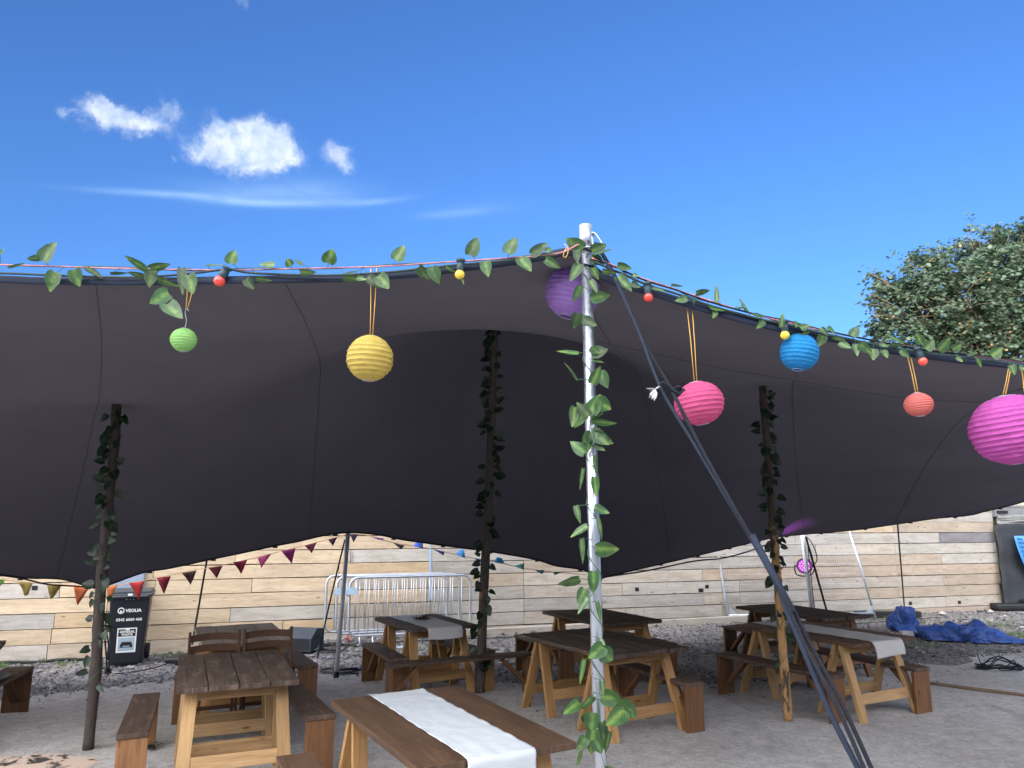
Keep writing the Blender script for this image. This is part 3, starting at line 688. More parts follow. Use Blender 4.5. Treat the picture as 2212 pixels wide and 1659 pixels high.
bench('dark bench in front of the table with the long grey runner', 2.831, 8.361, 120.1, 1.52, .24)
bench('bench behind the table with the long grey runner, its end board to the right', 3.938, 8.727, 116.8, 1.43, .25)
bench('bench in front of the farthest right table near the fence', 3.483, 10.499, 112.7, 1.66, .23)
bench('bench right of the bare dark table behind the shiny foreground pole', 1.467, 7.916, 115.9, 1.20, .21)
p_ = pZ(1126, 1370, .45); l_, w_ = frame_of(0, 0, 116.9)
bench('dark bench left of the farthest table in the middle', p_.x+l_.x*.0-.0+.6*(-l_.x), p_.y-.6*l_.y+.0, 116.9, 1.2, .21)
bench('bench right of the farthest table in the middle', 1.129+w_.x*.62, 9.933+w_.y*.62, 116.9, 1.3, .21)
p_ = pZ(637, 1628, .45); bench('low brown bench cut off by the bottom edge beside the yellow legged table', p_.x-l_.x*-.0+.6*.45, p_.y-.6*.89, 116.9, 1.2, .235, tm='top_brown')
p_ = pZ(75, 1437, .45); l_, w_ = frame_of(0, 0, 27)
bench('dark bench at the left edge of the picture in front of the cut off table', p_.x-l_.x*.75+.10*math.sin(R_(27)), p_.y-l_.y*.75-.1, 45, 1.5, .24, col=.45) if False else None
a_ = pZ(75, 1438, .45); b_ = pZ(-30, 1492, .45); dv = (b_-a_).normalized(); nv = Vector((-dv.y, dv.x, 0)); nv = nv if nv.x < 0 else -nv
c_ = a_+dv*.7+nv*.13
bench('dark bench at the left edge of the picture near the gravel', c_.x, c_.y, math.degrees(math.atan2(dv.y, dv.x)), 1.4, .26, col=.5)
m = MB(); nu = 14
pc = a_+dv*.75+nv*.10
for j in range(9):
    for i in range(nu+1):
        q = pc+dv*(i/nu-.5)*.5+nv*((j/8-.5)*.34+.1); m.v.append((q.x, q.y, .458+.03*abs(noise.noise(Vector((i*.4, j*.5, 2))))))
for j in range(8):
    for i in range(nu): a = j*(nu+1)+i; m.face((a, a+1, a+nu+2, a+nu+1), [(i*.04, j*.04)]*4, sm=True)
o_ = m.build('folded_cloth', plain('greencloth', (.30, .33, .30), .9)); o_.modifiers.new('s', 'SOLIDIFY').thickness = .012
tag(o_, 'crumpled grey green cloth lying on the dark bench at the left edge', 'cloth')

# folded chairs
def chair(label, cx, cy, ang):
    e = empty('folding_chair', (cx, cy, 0), label, 'chair', 'folded wooden chairs leaning on the table', R_(ang)); W = .44
    Yv = Vector((0, 1, 0))
    lean = .06
    for sx in (-1, 1):
        m = MB(); m.beam((sx*W/2, 0, 0), (sx*W/2, lean, .92), .035, .024, Yv); m.build('back_post', M['chair_wood'], e, bevel=.004)
        m = MB(); m.beam((sx*(W/2-.03), .05, 0.02), (sx*(W/2-.03), .04, .62), .03, .022, Yv); m.build('front_leg', M['chair_wood'], e, bevel=.004)
    for z in (.855, .755):
        m = MB(); n = 10
        for i in range(n):
            x0, x1 = -W/2+.012+(W-.024)*i/n, -W/2+.012+(W-.024)*(i+1)/n; cv = lambda x: .035*(1-(2*x/W)**2)
            m.beam((x0, lean*z/.92+cv(x0)+.0, z+.35*cv(x0)), (x1, lean*z/.92+cv(x1), z+.35*cv(x1)), .062, .016, (0, 0, 1))
        m.build('back_rail', M['chair_wood'], e)
    m = MB(); m.beam((-W/2+.045, .032, .50), (W/2-.045, .032, .50), .36, .018, (0, .05, 1)); m.build('seat', M['chair_wood'], e, bevel=.008)
    m = MB()
    for z in (.12, .24): m.beam((-W/2+.01, .01, z), (W/2-.01, .01, z), .035, .016, (0, 0, 1))
    m.build('rung', M['chair_wood'], e, bevel=.003)
chair('left one of two dark wooden folding chairs standing folded behind the yellow legged table', -2.80, 7.30, 26)
chair('right one of two dark wooden folding chairs standing folded behind the yellow legged table', -2.36, 7.51, 26)

# runners
def runner(label, tbl, y0, y1, mat, hang, L, z, cx, cy, ang, amp=.006, seed=0, hangfar=0.0, scal=.012):
    m = MB(); nu, nv = 90, 26; l, w = frame_of(cx, cy, ang)
    # local x along length: near end is -L/2
    tot = L+hang
    for i in range(nu+1):
        s = i/nu*tot
        for j in range(nv+1):
            t_ = j/nv; y = y0+(y1-y0)*t_+ (scal*math.sin(s*19+seed)+scal*.6*noise.noise(Vector((s*4, seed, t_))))*(1 if j in (0, nv) else .6 if j in (1, nv-1) else .2)
            wr = amp*abs(noise.noise(Vector((s*3.2+seed, y*9, 0))))+amp*.7*abs(noise.noise(Vector((s*9, y*4, seed))))
            edge_up = (.008*max(0, math.sin(s*19+seed))) if j in (0, nv) else 0
            if s < L: x = L/2-s; zz = z+.003+wr+edge_up
            else:
                h = s-L; rr = .02
                if h < rr*1.57: x = -L/2-rr*math.sin(h/rr); zz = z+.003-rr*(1-math.cos(h/rr))
                else: x = -L/2-rr-.012*noise.noise(Vector((y*6, h*3, seed)))-.02*h; zz = z+.003-rr-(h-rr*1.57)
                if h > .05: zz += .008*math.sin(y*9+seed)
            m.v.append(Vector((x, y, zz)))
    for i in range(nu):
        for j in range(nv):
            a = i*(nv+1)+j; m.face((a, a+1, a+nv+2, a+nv+1), [(i*tot/nu, j*.02), (i*tot/nu, (j+1)*.02), ((i+1)*tot/nu, (j+1)*.02), ((i+1)*tot/nu, j*.02)], sm=True)
    o = m.build('table_runner', M[mat]); o.location = (cx, cy, 0); o.rotation_euler = (0, 0, R_(ang)); o.modifiers.new('s', 'SOLIDIFY').thickness = .0015
    return tag(o, label, 'table runner', 'cloth runners on the tables')
runner('bright white cloth runner on the near foreground table', 0, -.20, .20, 'runner', .13, 1.62, .75, -.437, 4.861, 118.5, .005, 1, scal=.006)
runner('short grey cloth runner under the dried plant', 0, -.20, .24, 'runner_grey', .14, 1.22, .75, -1.066, 9.395, 120.2, .004, 5)
runner('long grey cloth runner with wavy edges on the right table', 0, -.23, .23, 'runner_grey', .17, 1.62, .75, 3.44, 8.606, 118.5, .006, 9, scal=.02)
# dried plant
m = MB(); c0 = pZ(913, 1338, .76); r4 = random.Random(9)
for k in range(260):
    a = r4.random()*6.28; el = r4.uniform(0, 1.4); l = r4.uniform(.02, .075); d0 = Vector((r4.gauss(0, .045), r4.gauss(0, .02), 0)); d = Vector((math.cos(a)*math.cos(el), math.sin(a)*math.cos(el), math.sin(el)))*l
    p = c0+d0; w = Vector((-math.sin(a), math.cos(a), 0))*r4.uniform(.003, .009); b = len(m.v); m.v += [p, p+d*.6+w, p+d, p+d*.6-w]; g = r4.uniform(.4, 1.4); m.face((b, b+1, b+2, b+3), [(0, 0)]*4, (g, g*.9, g*.7))
tag(m.build('dried_plant', plain('dried', (.14, .11, .06), .9, useattr=True)), 'small dried brown plant lying on the grey runner', 'plant')

# ------------------------------------------------------------------ wheelie bin
bx = pZ(267, 1436, -.1); BA = R_(22)
bin_ = empty('wheelie_bin', (bx.x-.10, bx.y+.27, -.11), 'tall black wheelie bin with white lettering and a waste poster in front of the fence', 'bin', rz=BA)
m = MB(); prof = [(0, .205, .24), (.05, .215, .25), (.9, .265, .30), (.96, .27, .305)]
for z, hw, hd in prof:
    for sx, sy in ((-1, -1), (1, -1), (1, 1), (-1, 1)): m.v.append((sx*hw, sy*hd, z))
for i in range(3):
    for k in range(4):
        k2 = (k+1) % 4; m.face((i*4+k, i*4+k2, i*4+4+k2, i*4+4+k), [(0, 0)]*4)
m.face((3, 2, 1, 0), [(0, 0)]*4); m.face((12, 13, 14, 15), [(0, 0)]*4)
m.build('body', M['bin'], bin_, bevel=.025)
m = MB(); m.box((0, 0, .985), (.60, .66, .045)); m.box((0, .0, 1.02), (.56, .6, .05)); m.box((0, -.36, .97), (.5, .03, .03)); m.build('lid', M['lid'], bin_, bevel=.015)
for sx in (-1, 1):
    m = MB(); m.tube([(sx*.22, .27, .11), (sx*.285, .27, .11)], .11, 20); m.build('wheel', M['blackrubber'], bin_, bevel=.01)
def bf(x, z, off=.004):      # point on the sloping front face
    if z < .05: hd = .24+.01*z/.05
    else: hd = .25+.05*(z-.05)/.85
    return Vector((x, -hd-off, z))
up_b = Vector((0, -.05/.85, 1)).normalized()
text('VEOLIA', .062, M['white'], bin_, bf(-.045, .745), (1, 0, 0), up_b, 'lettering', .001, .002)
text('0345 6060 460', .056, M['white'], bin_, bf(-.16, .62), (1, 0, 0), up_b, 'lettering', .001, .0015)
m = MB(); cL = bf(-.105, .768, .005)
def ringm(m, c, ro, ri, n=28):
    b = len(m.v)
    for k in range(n):
        a = 2*math.pi*k/n; e1 = Vector((1, 0, 0)); e2_ = up_b
        m.v.append(c+e1*math.cos(a)*ro+e2_*math.sin(a)*ro); m.v.append(c+e1*math.cos(a)*ri+e2_*math.sin(a)*ri)
    for k in range(n): k2 = (k+1) % n; m.face((b+2*k, b+2*k2, b+2*k2+1, b+2*k+1), [(0, 0)]*4)
ringm(m, cL, .045, .031); b = len(m.v)
for k in range(16):
    a = 2*math.pi*k/16; m.v.append(cL+Vector((1, 0, 0))*math.cos(a)*.016+up_b*(math.sin(a)*.016-.012))
m.face(list(range(b, b+16)), [(0, 0)]*16)
m.build('logo', M['white'], bin_)
def panelq(x0, x1, z0, z1, off, mat, name):
    m = MB(); m.v += [bf(x0, z0, off), bf(x1, z0, off), bf(x1, z1, off), bf(x0, z1, off), bf(x0, z0, off-.003), bf(x1, z0, off-.003), bf(x1, z1, off-.003), bf(x0, z1, off-.003)]
    m.face((0, 1, 2, 3), [(0, 0)]*4)
    for a, b in ((0, 1), (1, 2), (2, 3), (3, 0)): m.face((a, a+4, b+4, b), [(0, 0)]*4)
    return m.build(name, mat, bin_)
panelq(-.13, .125, .175, .52, .004, M['white'], 'poster'); panelq(-.117, .112, .40, .505, .0065, M['blackprint'], 'poster_heading'); panelq(-.11, .105, .20, .385, .0065, M['blueprint'], 'poster_picture')
panelq(-.03, .03, .49, .515, .0075, M['white'], 'poster_notch')
text('GENERAL', .047, M['white'], bin_, bf(0, .452, .0085), (1, 0, 0), up_b, 'lettering', .0005, .0012, 'CENTER'); text('WASTE', .045, M['white'], bin_, bf(0, .412, .0085), (1, 0, 0), up_b, 'lettering', .0005, .0012, 'CENTER')
m = MB(); z = .0085
m.v += [bf(-.085, .245, z), bf(.085, .245, z), bf(.075, .30, z), bf(-.075, .30, z)]; m.face((0, 1, 2, 3), [(0, 0)]*4)
for k in range(4):
    b = len(m.v)
    for q in range(12): a = 2*math.pi*q/12; m.v.append(bf(-.045+k*.03+.022*math.cos(a), .305+.022*math.sin(a), z+.0004*(k+1)))
    m.face(list(range(b, b+12)), [(0, 0)]*12)
m.build('poster_drawing', M['blackprint'], bin_)
panelq(-.045, .045, .255, .27, .0095, M['blueprint'], 'poster_caption')
m = MB(); m.box((.0, -.3385, .985), (.06, .004, .045)); m.build('lid_sticker', M['white'], bin_)
m = MB()
for x in (-.045, 0, .045): m.tube([bf(x, .925, .0), bf(x, .925, .004)], .008, 10)
m.build('chip', M['white'], bin_)

# ------------------------------------------------------------------ speaker, tools, cables
s0 = pZ(647, 1408); sp_ = empty('floor_speaker', (s0.x, s0.y+.2, 0), 'dark wedge shaped floor loudspeaker on the gravel left of the back tent pole', 'speaker', rz=R_(-14))
m = MB(); pr = [(-.2, 0), (.2, 0), (.2, .30), (-.02, .33), (-.2, .2)]
for x in (-.24, .24):
    for y, z in pr: m.v.append((x, y, z))
m.face((4, 3, 2, 1, 0), [(0, 0)]*5); m.face((5, 6, 7, 8, 9), [(0, 0)]*5)
for k in range(5): k2 = (k+1) % 5; m.face((k, k2, k2+5, k+5), [(0, 0)]*4)
m.build('cabinet', plain('speaker_box', (.03, .04, .055), .6), sp_, bevel=.008)
m = MB(); m.box((.242, .0, .2), (.012, .11, .06)); m.build('handle', M['black'], sp_, bevel=.004)
m = MB(); m.v += [Vector((-.21, -.196, .03)), Vector((.21, -.196, .03)), Vector((.21, -.196, .185)), Vector((-.21, -.196, .185))]; m.v = [Vector((p.x, -.205, p.z)) for p in m.v]; m.face((0, 1, 2, 3), [(0, 0)]*4); m.build('grille', M['black'], sp_)
def cable(name, pts, r, mat, label, cat='cable', n=6, smooth=6, group=None):
    m = MB(); m.tube(cat_(pts, smooth), r, n); return tag(m.build(name, mat), label, cat, group)
cat_ = cat
def onG(px, z=.012): 
    out = []
    for u, v in px:
        p = pZ(u, v); out.append(Vector((p.x, p.y, gz(p.x, p.y)+z)))
    return out
cable('coiled_cable', onG([(672, 1400), (700, 1392), (730, 1398), (720, 1406), (690, 1402), (705, 1395), (745, 1394), (735, 1409), (690, 1408), (680, 1398), (720, 1390), (770, 1398)], .02), .014, M['black'], 'tangle of black cables on the gravel beside the floor loudspeaker')
cable('black_hose', onG([(693, 1441), (700, 1452), (730, 1456), (774, 1450), (745, 1445), (700, 1447), (695, 1453), (740, 1457), (774, 1456)]), .011, M['black'], 'loop of black hose on the concrete beside the foot of the back tent pole')
cable('black_lead', onG([(248, 1443), (300, 1436), (345, 1425), (380, 1413), (400, 1405)]), .008, M['black'], 'black lead running over the gravel from the bin to the flat black base')
cable('thin_lead', onG([(760, 1393), (860, 1388), (1000, 1382), (1100, 1378), (1200, 1372)]), .008, M['black'], 'thin black lead running over the gravel below the barriers')
cable('stone_lead', onG([(1580, 1345), (1700, 1352), (1850, 1348), (1960, 1340), (2050, 1333)]), .006, M['black'], 'thin black lead lying on the gravel at the foot of the temporary fence panel')
g0 = pZ(770, 1450); tool = empty('hand_tool', (g0.x, g0.y, 0), 'blue and black long handled tool lying by the foot of the back tent pole', 'tool', rz=R_(8))
m = MB(); m.tube([(-.25, 0, .03), (.02, 0, .03)], .018, 8); m.build('handle', M['black'], tool)
m = MB(); m.tube([(.02, 0, .03), (.06, .0, .04), (.12, .02, .05), (.17, .0, .04)], [.02, .04, .045, .02], 8); m.build('head', plain('blue_plastic', (.02, .05, .13), .5), tool)
# coil of rope at right
pts = []; c0 = pZ(2160, 1447); r5 = random.Random(4)
for k in range(56):
    a = k*.62; rr = .16+.12*r5.random(); pts.append(Vector((c0.x+rr*math.cos(a)*1.25+.05*r5.uniform(-1, 1), c0.y+rr*math.sin(a)*.8, .012+.20*r5.random()*math.exp(-((k-28)/18)**2))))
pts = [c0+Vector((-.28, .06, .01))]+pts+[c0+Vector((.3, .0, .01)), c0+Vector((.36, .12, .01))]
m = MB(); m.tube(cat(pts, 3), .0065, 5); tag(m.build('rope_coil', M['rope']), 'tangled coil of black rope on the smooth ground at right', 'rope')
a_ = pZ(2010, 1480); b_ = pZ(2300, 1517); m = MB(); m.tube([Vector((a_.x, a_.y, .02)).lerp(Vector((b_.x, b_.y, .02)), k/12)+Vector((0, .012*math.sin(k*1.1), 0)) for k in range(13)], .02, 8); tag(m.build('ground_pipe', plain('tan_rope', (.20, .14, .10), .9)), 'brown pipe lying on the ground right of the yellow legged right table', 'pipe')
# blue scrap on ground
m = MB(); p_ = pZ(876, 1399); m.v += [p_+Vector((-.16, -.08, .012)), p_+Vector((.02, -.06, .012)), p_+Vector((.18, .12, .03)), p_+Vector((.1, .16, .012)), p_+Vector((-.02, .06, .035))]; m.face((0, 1, 2, 3, 4), [(0, 0)]*5)
o_ = m.build('plastic_scrap', plain('scrap', (.35, .48, .6), .4)); tag(o_, 'pale blue plastic scrap on the gravel under the table with the dried plant', 'scrap'); o_.modifiers.new('s', 'SOLIDIFY').thickness = .003

# blue tarpaulin
def lump(label, cpx, rx, ry, rz_, seed, name='blue_tarpaulin', yaw=0, sag=0.3):
    c0 = pZ(*cpx); m = MB(); nu, nv = 90, 44
    for j in range(nv+1):
        ph = (j/nv)*math.pi/2
        for i in range(nu):
            a = 2*math.pi*i/nu; d = Vector((math.cos(a)*math.cos(ph), math.sin(a)*math.cos(ph), math.sin(ph)))
            q = Vector((d.x*rx, d.y*ry, d.z*rz_))*4.2+Vector((seed, 0, 0))
            f1 = noise.noise(q*.7); f2 = noise.ridged_multi_fractal(q*.8, 1.0, 2.1, 3, 1.0, 2.0) if hasattr(noise, 'ridged_multi_fractal') else abs(noise.noise(q*2))
            rr = 1+.45*f1+.26*(f2-1.0)
            p = Vector((d.x*rx*rr, d.y*ry*rr, max(.003, d.z*rz_*rr+(.02 if ph < .1 else 0))))
            ca, sa = math.cos(yaw), math.sin(yaw); m.v.append((c0.x+p.x*ca-p.y*sa, c0.y+p.x*sa+p.y*ca, p.z))
    for j in range(nv):
        for i in range(nu):
            i2 = (i+1) % nu; m.face((j*nu+i, j*nu+i2, (j+1)*nu+i2, (j+1)*nu+i), [(0, 0)]*4, sm=(j+i) % 3 != 0)
    return tag(m.build(name, M['tarp']), label, 'tarpaulin')
t = NT('tarp'); n = t.noise(t.coord('Object'), 9, 4, .7, 1.5); t.base(t.mix(t.ramp(n, [(.35, 0), (.65, 1)]), (.012, .045, .20), (.03, .09, .34))); t.rough(.34); t.bump(n, .8, .04); M['tarp'] = t.m
lump('crumpled blue tarpaulin bundled in a tall heap right of the far table', (1957, 1362), .30, .24, .42, 1)
lump('crumpled blue tarpaulin spread flat over the gravel at far right', (2088, 1384), .80, .28, .27, 7, yaw=-.42)
pz_ = pZ(1956, 1378); m = MB(); m.box((pz_.x, pz_.y-.05, .06), (.2, .14, .12)); tag(m.build('stone_block', M['concrete'], bevel=.02), 'grey concrete block holding down the heaped blue tarpaulin', 'block')
pz_ = pZ(1945, 1340); m = MB(); m.box((pz_.x, pz_.y+.5, .06), (1.3, .2, .12)); tag(m.build('dark_beam', M['black'], bevel=.01), 'dark beam lying behind the heaped blue tarpaulin', 'beam')
pz_ = pZ(2185, 1318); m = MB(); m.box((pz_.x, pz_.y, .08), (.8, .3, .14)); m.box((pz_.x+.5, pz_.y+.1, .16), (.4, .3, .1)); tag(m.build('rubble_sack', M['black'], bevel=.04), 'black rubble sack at the foot of the netting', 'sack')
for k, (u, v, s, lab) in enumerate(((2035, 1327, .10, 'pale broken stone block near the fence behind the blue tarpaulin'), (2140, 1322, .08, 'grey broken stone near the black netting'), (405, 1408, .05, 'pale stone lying by the flat black base'))):
    m = MB(); p_ = pZ(u, v); r2.seed(k+3); stone(m, p_.x, p_.y, s, (.55, .5, .44), gz(p_.x, p_.y)); tag(m.build('broken_stone', M['stone'], bevel=.01), lab, 'stone')

# ------------------------------------------------------------------ crowd barriers
def barrier(label, ua, ub, vt, vb, Y, hgt=1.0, feet=True, redleg=False, dY=.62):
    a = pY(ua, 1300, Y); b = pY(ub, 1290, Y+dY)
    P0 = Vector((a.x, a.y, 0)); ax = Vector((b.x-a.x, b.y-a.y, 0)); L = ax.length; ax.normalize()
    e = empty('crowd_barrier', P0, label, 'barrier', 'steel crowd barriers stacked against the fence', math.atan2(ax.y, ax.x))
    z0, z1, r = .17, 1.06, .13; ring = []
    def arc(cx, cz, a0):
        return [(cx+r*math.cos(a0+q*math.pi/12), 0, cz+r*math.sin(a0+q*math.pi/12)) for q in range(7)]
    ring = arc(r, z0+r, math.pi)+arc(L-r, z0+r, 1.5*math.pi)+arc(L-r, z1-r, 0)+arc(r, z1-r, .5*math.pi); ring.append(ring[0])
    m = MB(); m.tube(ring, .019, 10, caps=False); m.build('frame', M['galv'], e)
    m = MB(); n = 13
    for k in range(1, n): x = L*k/n; m.tube([(x, 0, z0), (x, 0, z1)], .0075, 6)
    m.build('bars', M['galv'], e)
    for x, c in ((.38, redleg), (L-.38, False)):
        m = MB(); m.tube([(x, 0, z0), (x, -.02, .10), (x, -.13, .012)], .015, 8); m.tube([(x, 0, z0), (x, .02, .10), (x, .13, .012)], .015, 8)
        m.build('foot', M['redpaint'] if c else M['galv'], e)
    m = MB()
    for z in (.4, .8): m.box((-.035, 0, z), (.05, .012, .03)); m.tube([(L+.01, 0, z+.03), (L+.045, 0, z+.03), (L+.05, 0, z-.04)], .006, 6)
    m.build('hook', M['galv'], e)
    return e, L
M['redpaint'] = plain('red_paint', (.45, .04, .05), .5)
barrier('rearmost steel crowd barrier, its left end sticking out farthest left', 704, 966, 0, 0, 12.55, redleg=True)
barrier('middle steel crowd barrier of three leaning at the fence', 727, 992, 0, 0, 12.35)
barrier('frontmost steel crowd barrier, its right end nearest the wooden pole', 755, 1016, 0, 0, 12.1)
m = MB(); p_ = pY(748, 1277, 12.0); m.box(p_, (.36, .006, .11)); tag(m.build('barrier_plate', plain('pale_blue', (.34, .45, .55), .5)), 'pale blue name plate on the left end of the crowd barriers', 'plate')

# ------------------------------------------------------------------ temporary fence panel
a_ = fpt(fenceX(1574), 0, .9); b_ = fpt(fenceX(1893), 0, .9)
pl = pZ(1575, 1343); pr_ = pZ(1892, 1338)
P0 = Vector((pl.x, pl.y, 0)); ax = Vector((pr_.x-pl.x, pr_.y-pl.y, 0)); L = ax.length
e = empty('temporary_fence_panel', P0, 'tall galvanised mesh fence panel frame standing before the right part of the fence', 'fence panel', rz=math.atan2(ax.y, ax.x))
zt = 2.0; m = MB()
lean = -.35
ring = [(0, 0, 0), (-.08, .1, 1.0), (-.16, .2, 1.95), (-.10, .2, 2.05), (0, .2, 2.08), (L-.5, .2, 2.08), (L-.38, .2, 2.04), (L-.34, .2, 1.9), (L-.17, .1, 1.0), (L, 0, 0)]
m.tube(cat(ring[:3], 2), .022, 10); m.tube(ring[2:8], .022, 10); m.tube(ring[7:], .022, 10); m.tube([(-.01, .01, .12), (L-.02, .01, .12)], .02, 8); m.build('frame', M['galv'], e)
m = MB()
for k in range(1, 60):
    q = k/60; m.tube([(L*q-.02, .01, .12), (-.15+(L-.34+.15)*q, .2, 2.06)], .0018, 3, sm=False)
for k in range(1, 10):
    q = k/10; m.tube([(-.01-.14*q, .01+.19*q, .12+1.94*q), (L-.02-.32*q, .01+.19*q, .12+1.94*q)], .0018, 3, sm=False)
m.build('mesh_wires', M['galv'], e)
for x, s_ in ((.02, 1), (L-.05, -1)):
    m = MB(); m.v += [Vector((x, -.004, .12)), Vector((x+s_*.17, -.004, .12)), Vector((x-.01*s_, -.004, .30)), Vector((x, .004, .12)), Vector((x+s_*.17, .004, .12)), Vector((x-.01*s_, .004, .30))]
    m.face((0, 1, 2), [(0, 0)]*3); m.face((5, 4, 3), [(0, 0)]*3); m.face((0, 3, 4, 1), [(0, 0)]*4); m.face((1, 4, 5, 2), [(0, 0)]*4); m.face((2, 5, 3, 0), [(0, 0)]*4); m.build('gusset', M['galv'], e)

# ------------------------------------------------------------------ stage light
c0 = pY(1738, 1222, 14.55); par = empty('stage_light', c0, 'round black stage light glowing purple on the far right pole', 'stage light')
fw = (Vector((0, 0, H))-c0).normalized(); fw.z -= .12; fw.normalize()
q = fw.to_track_quat('Z', 'Y').to_matrix()
m = MB(); m.lathe([(.0, -.17), (.09, -.17), (.13, -.08), (.145, .0), (.145, .03), (.13, .03), (.128, .012), (.0, .012)], 24, (0, 0, 0), q); m.build('housing', M['black'], par)
t = NT('led'); t.t.nodes.remove(t.bs); em = t.n('ShaderNodeEmission'); em.inputs[0].default_value = (1.0, .35, .85, 1); em.inputs[1].default_value = 1.1; t.l(em.outputs[0], t.out.inputs[0]); M['led'] = t.m
t = NT('led_glass'); t.base((.10, .02, .12)); t.bs.inputs['Emission Color'].default_value = (.55, .08, .75, 1); t.bs.inputs['Emission Strength'].default_value = .35; t.rough(.2); M['ledg'] = t.m
m = MB(); b = len(m.v)
for k in range(24): a = 2*math.pi*k/24; m.v.append(q @ Vector((.125*math.cos(a), .125*math.sin(a), .016)))
m.face(list(range(24)), [(0, 0)]*24); m.build('lens', M['ledg'], par)
for rr, n in ((0, 1), (.045, 6), (.088, 12)):
    for k in range(n):
        a = 2*math.pi*k/n; m = MB(); m.lathe([(.013, .018), (.012, .024), (0, .026)], 8, q @ Vector((rr*math.cos(a), rr*math.sin(a), 0)), q); m.build('led', M['led'], par)
m = MB(); m.tube(cat([(-.15, 0, 0), (-.19, 0, -.02), (-.15, .05, -.16), (0, .08, -.20), (.15, .05, -.16), (.19, 0, -.02), (.15, 0, 0)], 4), .012, 8); m.build('yoke', M['black'], par)
cable('light_cable', [pY(1742, 1160, 14.3), pY(1752, 1170, 14.3), pY(1763, 1195, 14.35), pY(1764, 1212, 14.4), pY(1755, 1222, 14.5), pY(1748, 1224, 14.5)], .009, M['black'], 'black cable curling down beside the far right pole to the stage light')
m = MB(); m.tube([pY(1741, 1160, 14.2), pY(1785, 1316, 15.0)], .02, 6); tag(m.build('guy_rope', M['rope']), 'thick black guy rope slanting down right of the stage light', 'rope', 'ropes holding the tent')
m = MB(); m.tube([pY(1745, 1180, 14.2), pY(1760, 1320, 14.9)], .009, 5); tag(m.build('guy_rope', M['rope']), 'thin black line hanging just right of the stage light pole', 'rope', 'ropes holding the tent')
def rope(label, pts, r=.009, mat='rope', knotp=None, name='guy_rope'):
    m = MB(); m.tube(cat(pts, 5), r, 6); return tag(m.build(name, M[mat]), label, 'rope', 'ropes holding the tent')
pg = pZ(686, 1418); pg.z = gz(pg.x, pg.y)
rope('black guy rope from the back tent pole down to the gravel left of the barriers', [pY(745, 1166, 9.93), pY(715, 1290, 10.6), Vector(pg)], .011)
m = MB(); m.tube([pg+Vector((0, 0, -.02)), pg+Vector((.01, 0, .16))], .012, 8); m.tube([pg+Vector((-.05, 0, .10)), pg+Vector((.05, .02, .12))], .02, 8); tag(m.build('ground_peg', M['black']), 'black ground peg in the gravel right of the floor loudspeaker', 'peg', 'tent ground pegs')
pg = pZ(234, 1443); pg.z = -.08
rope('black guy rope behind the dark wooden pole dropping to a peg by the wheelie bin', [pY(213, 1271, 9.6), pY(222, 1330, 9.9), Vector(pg)], .010)
rope('second black guy rope behind the dark wooden pole beside the wheelie bin', [pY(216, 1271, 9.6), pY(233, 1380, 10.1), Vector(pg)+Vector((.01, .02, 0))], .008)
m = MB(); m.tube([pg+Vector((0, 0, -.02)), pg+Vector((.01, 0, .14))], .014, 8); m.box(pg+Vector((0, 0, .04)), (.07, .05, .07)); tag(m.build('ground_peg', M['black']), 'black ground peg at the foot of the wheelie bin', 'peg', 'tent ground pegs')
rope('black guy rope dropping behind the foreground pole to the farthest middle table', [pY(1291, 1247, 11.8), pY(1297, 1290, 12.1), pY(1303, 1365, 13.0)], .02)
# main guy ropes in front
gp_px = [(1286, 524, 3.58), (1322, 591, 3.53), (1378, 712, 3.43), (1427, 838, 3.33), (1500, 960, 3.24), (1578, 1090, 3.15), (1627, 1167, 3.1), (1679, 1262, 3.02), (1703, 1325, 2.98), (1768, 1481, 2.9), (1798, 1551, 2.86), (1855, 1662, 2.8)]
P_ = [pY(*p) for p in gp_px]; ext = P_[-1]+(P_[-1]-P_[-2]).normalized()*(P_[-1].z/abs((P_[-1]-P_[-2]).normalized().z))
m = MB(); Pc = cat(P_, 4); rs = []
for p in Pc:
    u = p.z; rs.append(.0075 if p.z > 1.9 else (.013 if p.z > 1.55 else .011))
m.tube(Pc+[ext], rs+[.011], 8); tag(m.build('guy_rope', M['rope_blue']), 'left blue black guy rope running from the foreground pole top to the lower right', 'rope', 'ropes holding the tent')
gp2 = [(1290, 529, 3.58), (1327, 592, 3.52), (1394, 745, 3.4), (1453, 845, 3.32), (1520, 990, 3.22), (1590, 1110, 3.14), (1627, 1172, 3.10), (1700, 1290, 3.0), (1745, 1380, 2.95), (1794, 1473, 2.88), (1839, 1562, 2.83), (1885, 1664, 2.78)]
P2 = [pY(*p)+Vector((.003, .012, 0)) for p in gp2]; e2_ = P2[-1]+(P2[-1]-P2[-2]).normalized()*(P2[-1].z/abs((P2[-1]-P2[-2]).normalized().z))
m = MB(); m.tube(cat(P2, 4)+[e2_], .0085, 8); tag(m.build('guy_rope', M['rope']), 'right braided black guy rope beside the blue black one, with a knot half way', 'rope', 'ropes holding the tent')
P3 = [pY(1453, 847, 3.30), pY(1520, 978, 3.21), pY(1588, 1100, 3.13), pY(1628, 1172, 3.09), pY(1697, 1300, 2.98), pY(1735, 1385, 2.94), pY(1783, 1478, 2.87), pY(1828, 1570, 2.82), pY(1870, 1668, 2.76)]
m = MB(); e3 = P3[-1]+(P3[-1]-P3[-2]).normalized()*(P3[-1].z/abs((P3[-1]-P3[-2]).normalized().z)); m.tube(cat(P3, 4)+[e3], .008, 8)
k0 = pY(1453, 845, 3.3)
m.tube([k0+Vector((.014*math.cos(a)+.002*a, .014*math.sin(a), .018*math.sin(a*.7))) for a in [q*.5 for q in range(38)]], .007, 6)
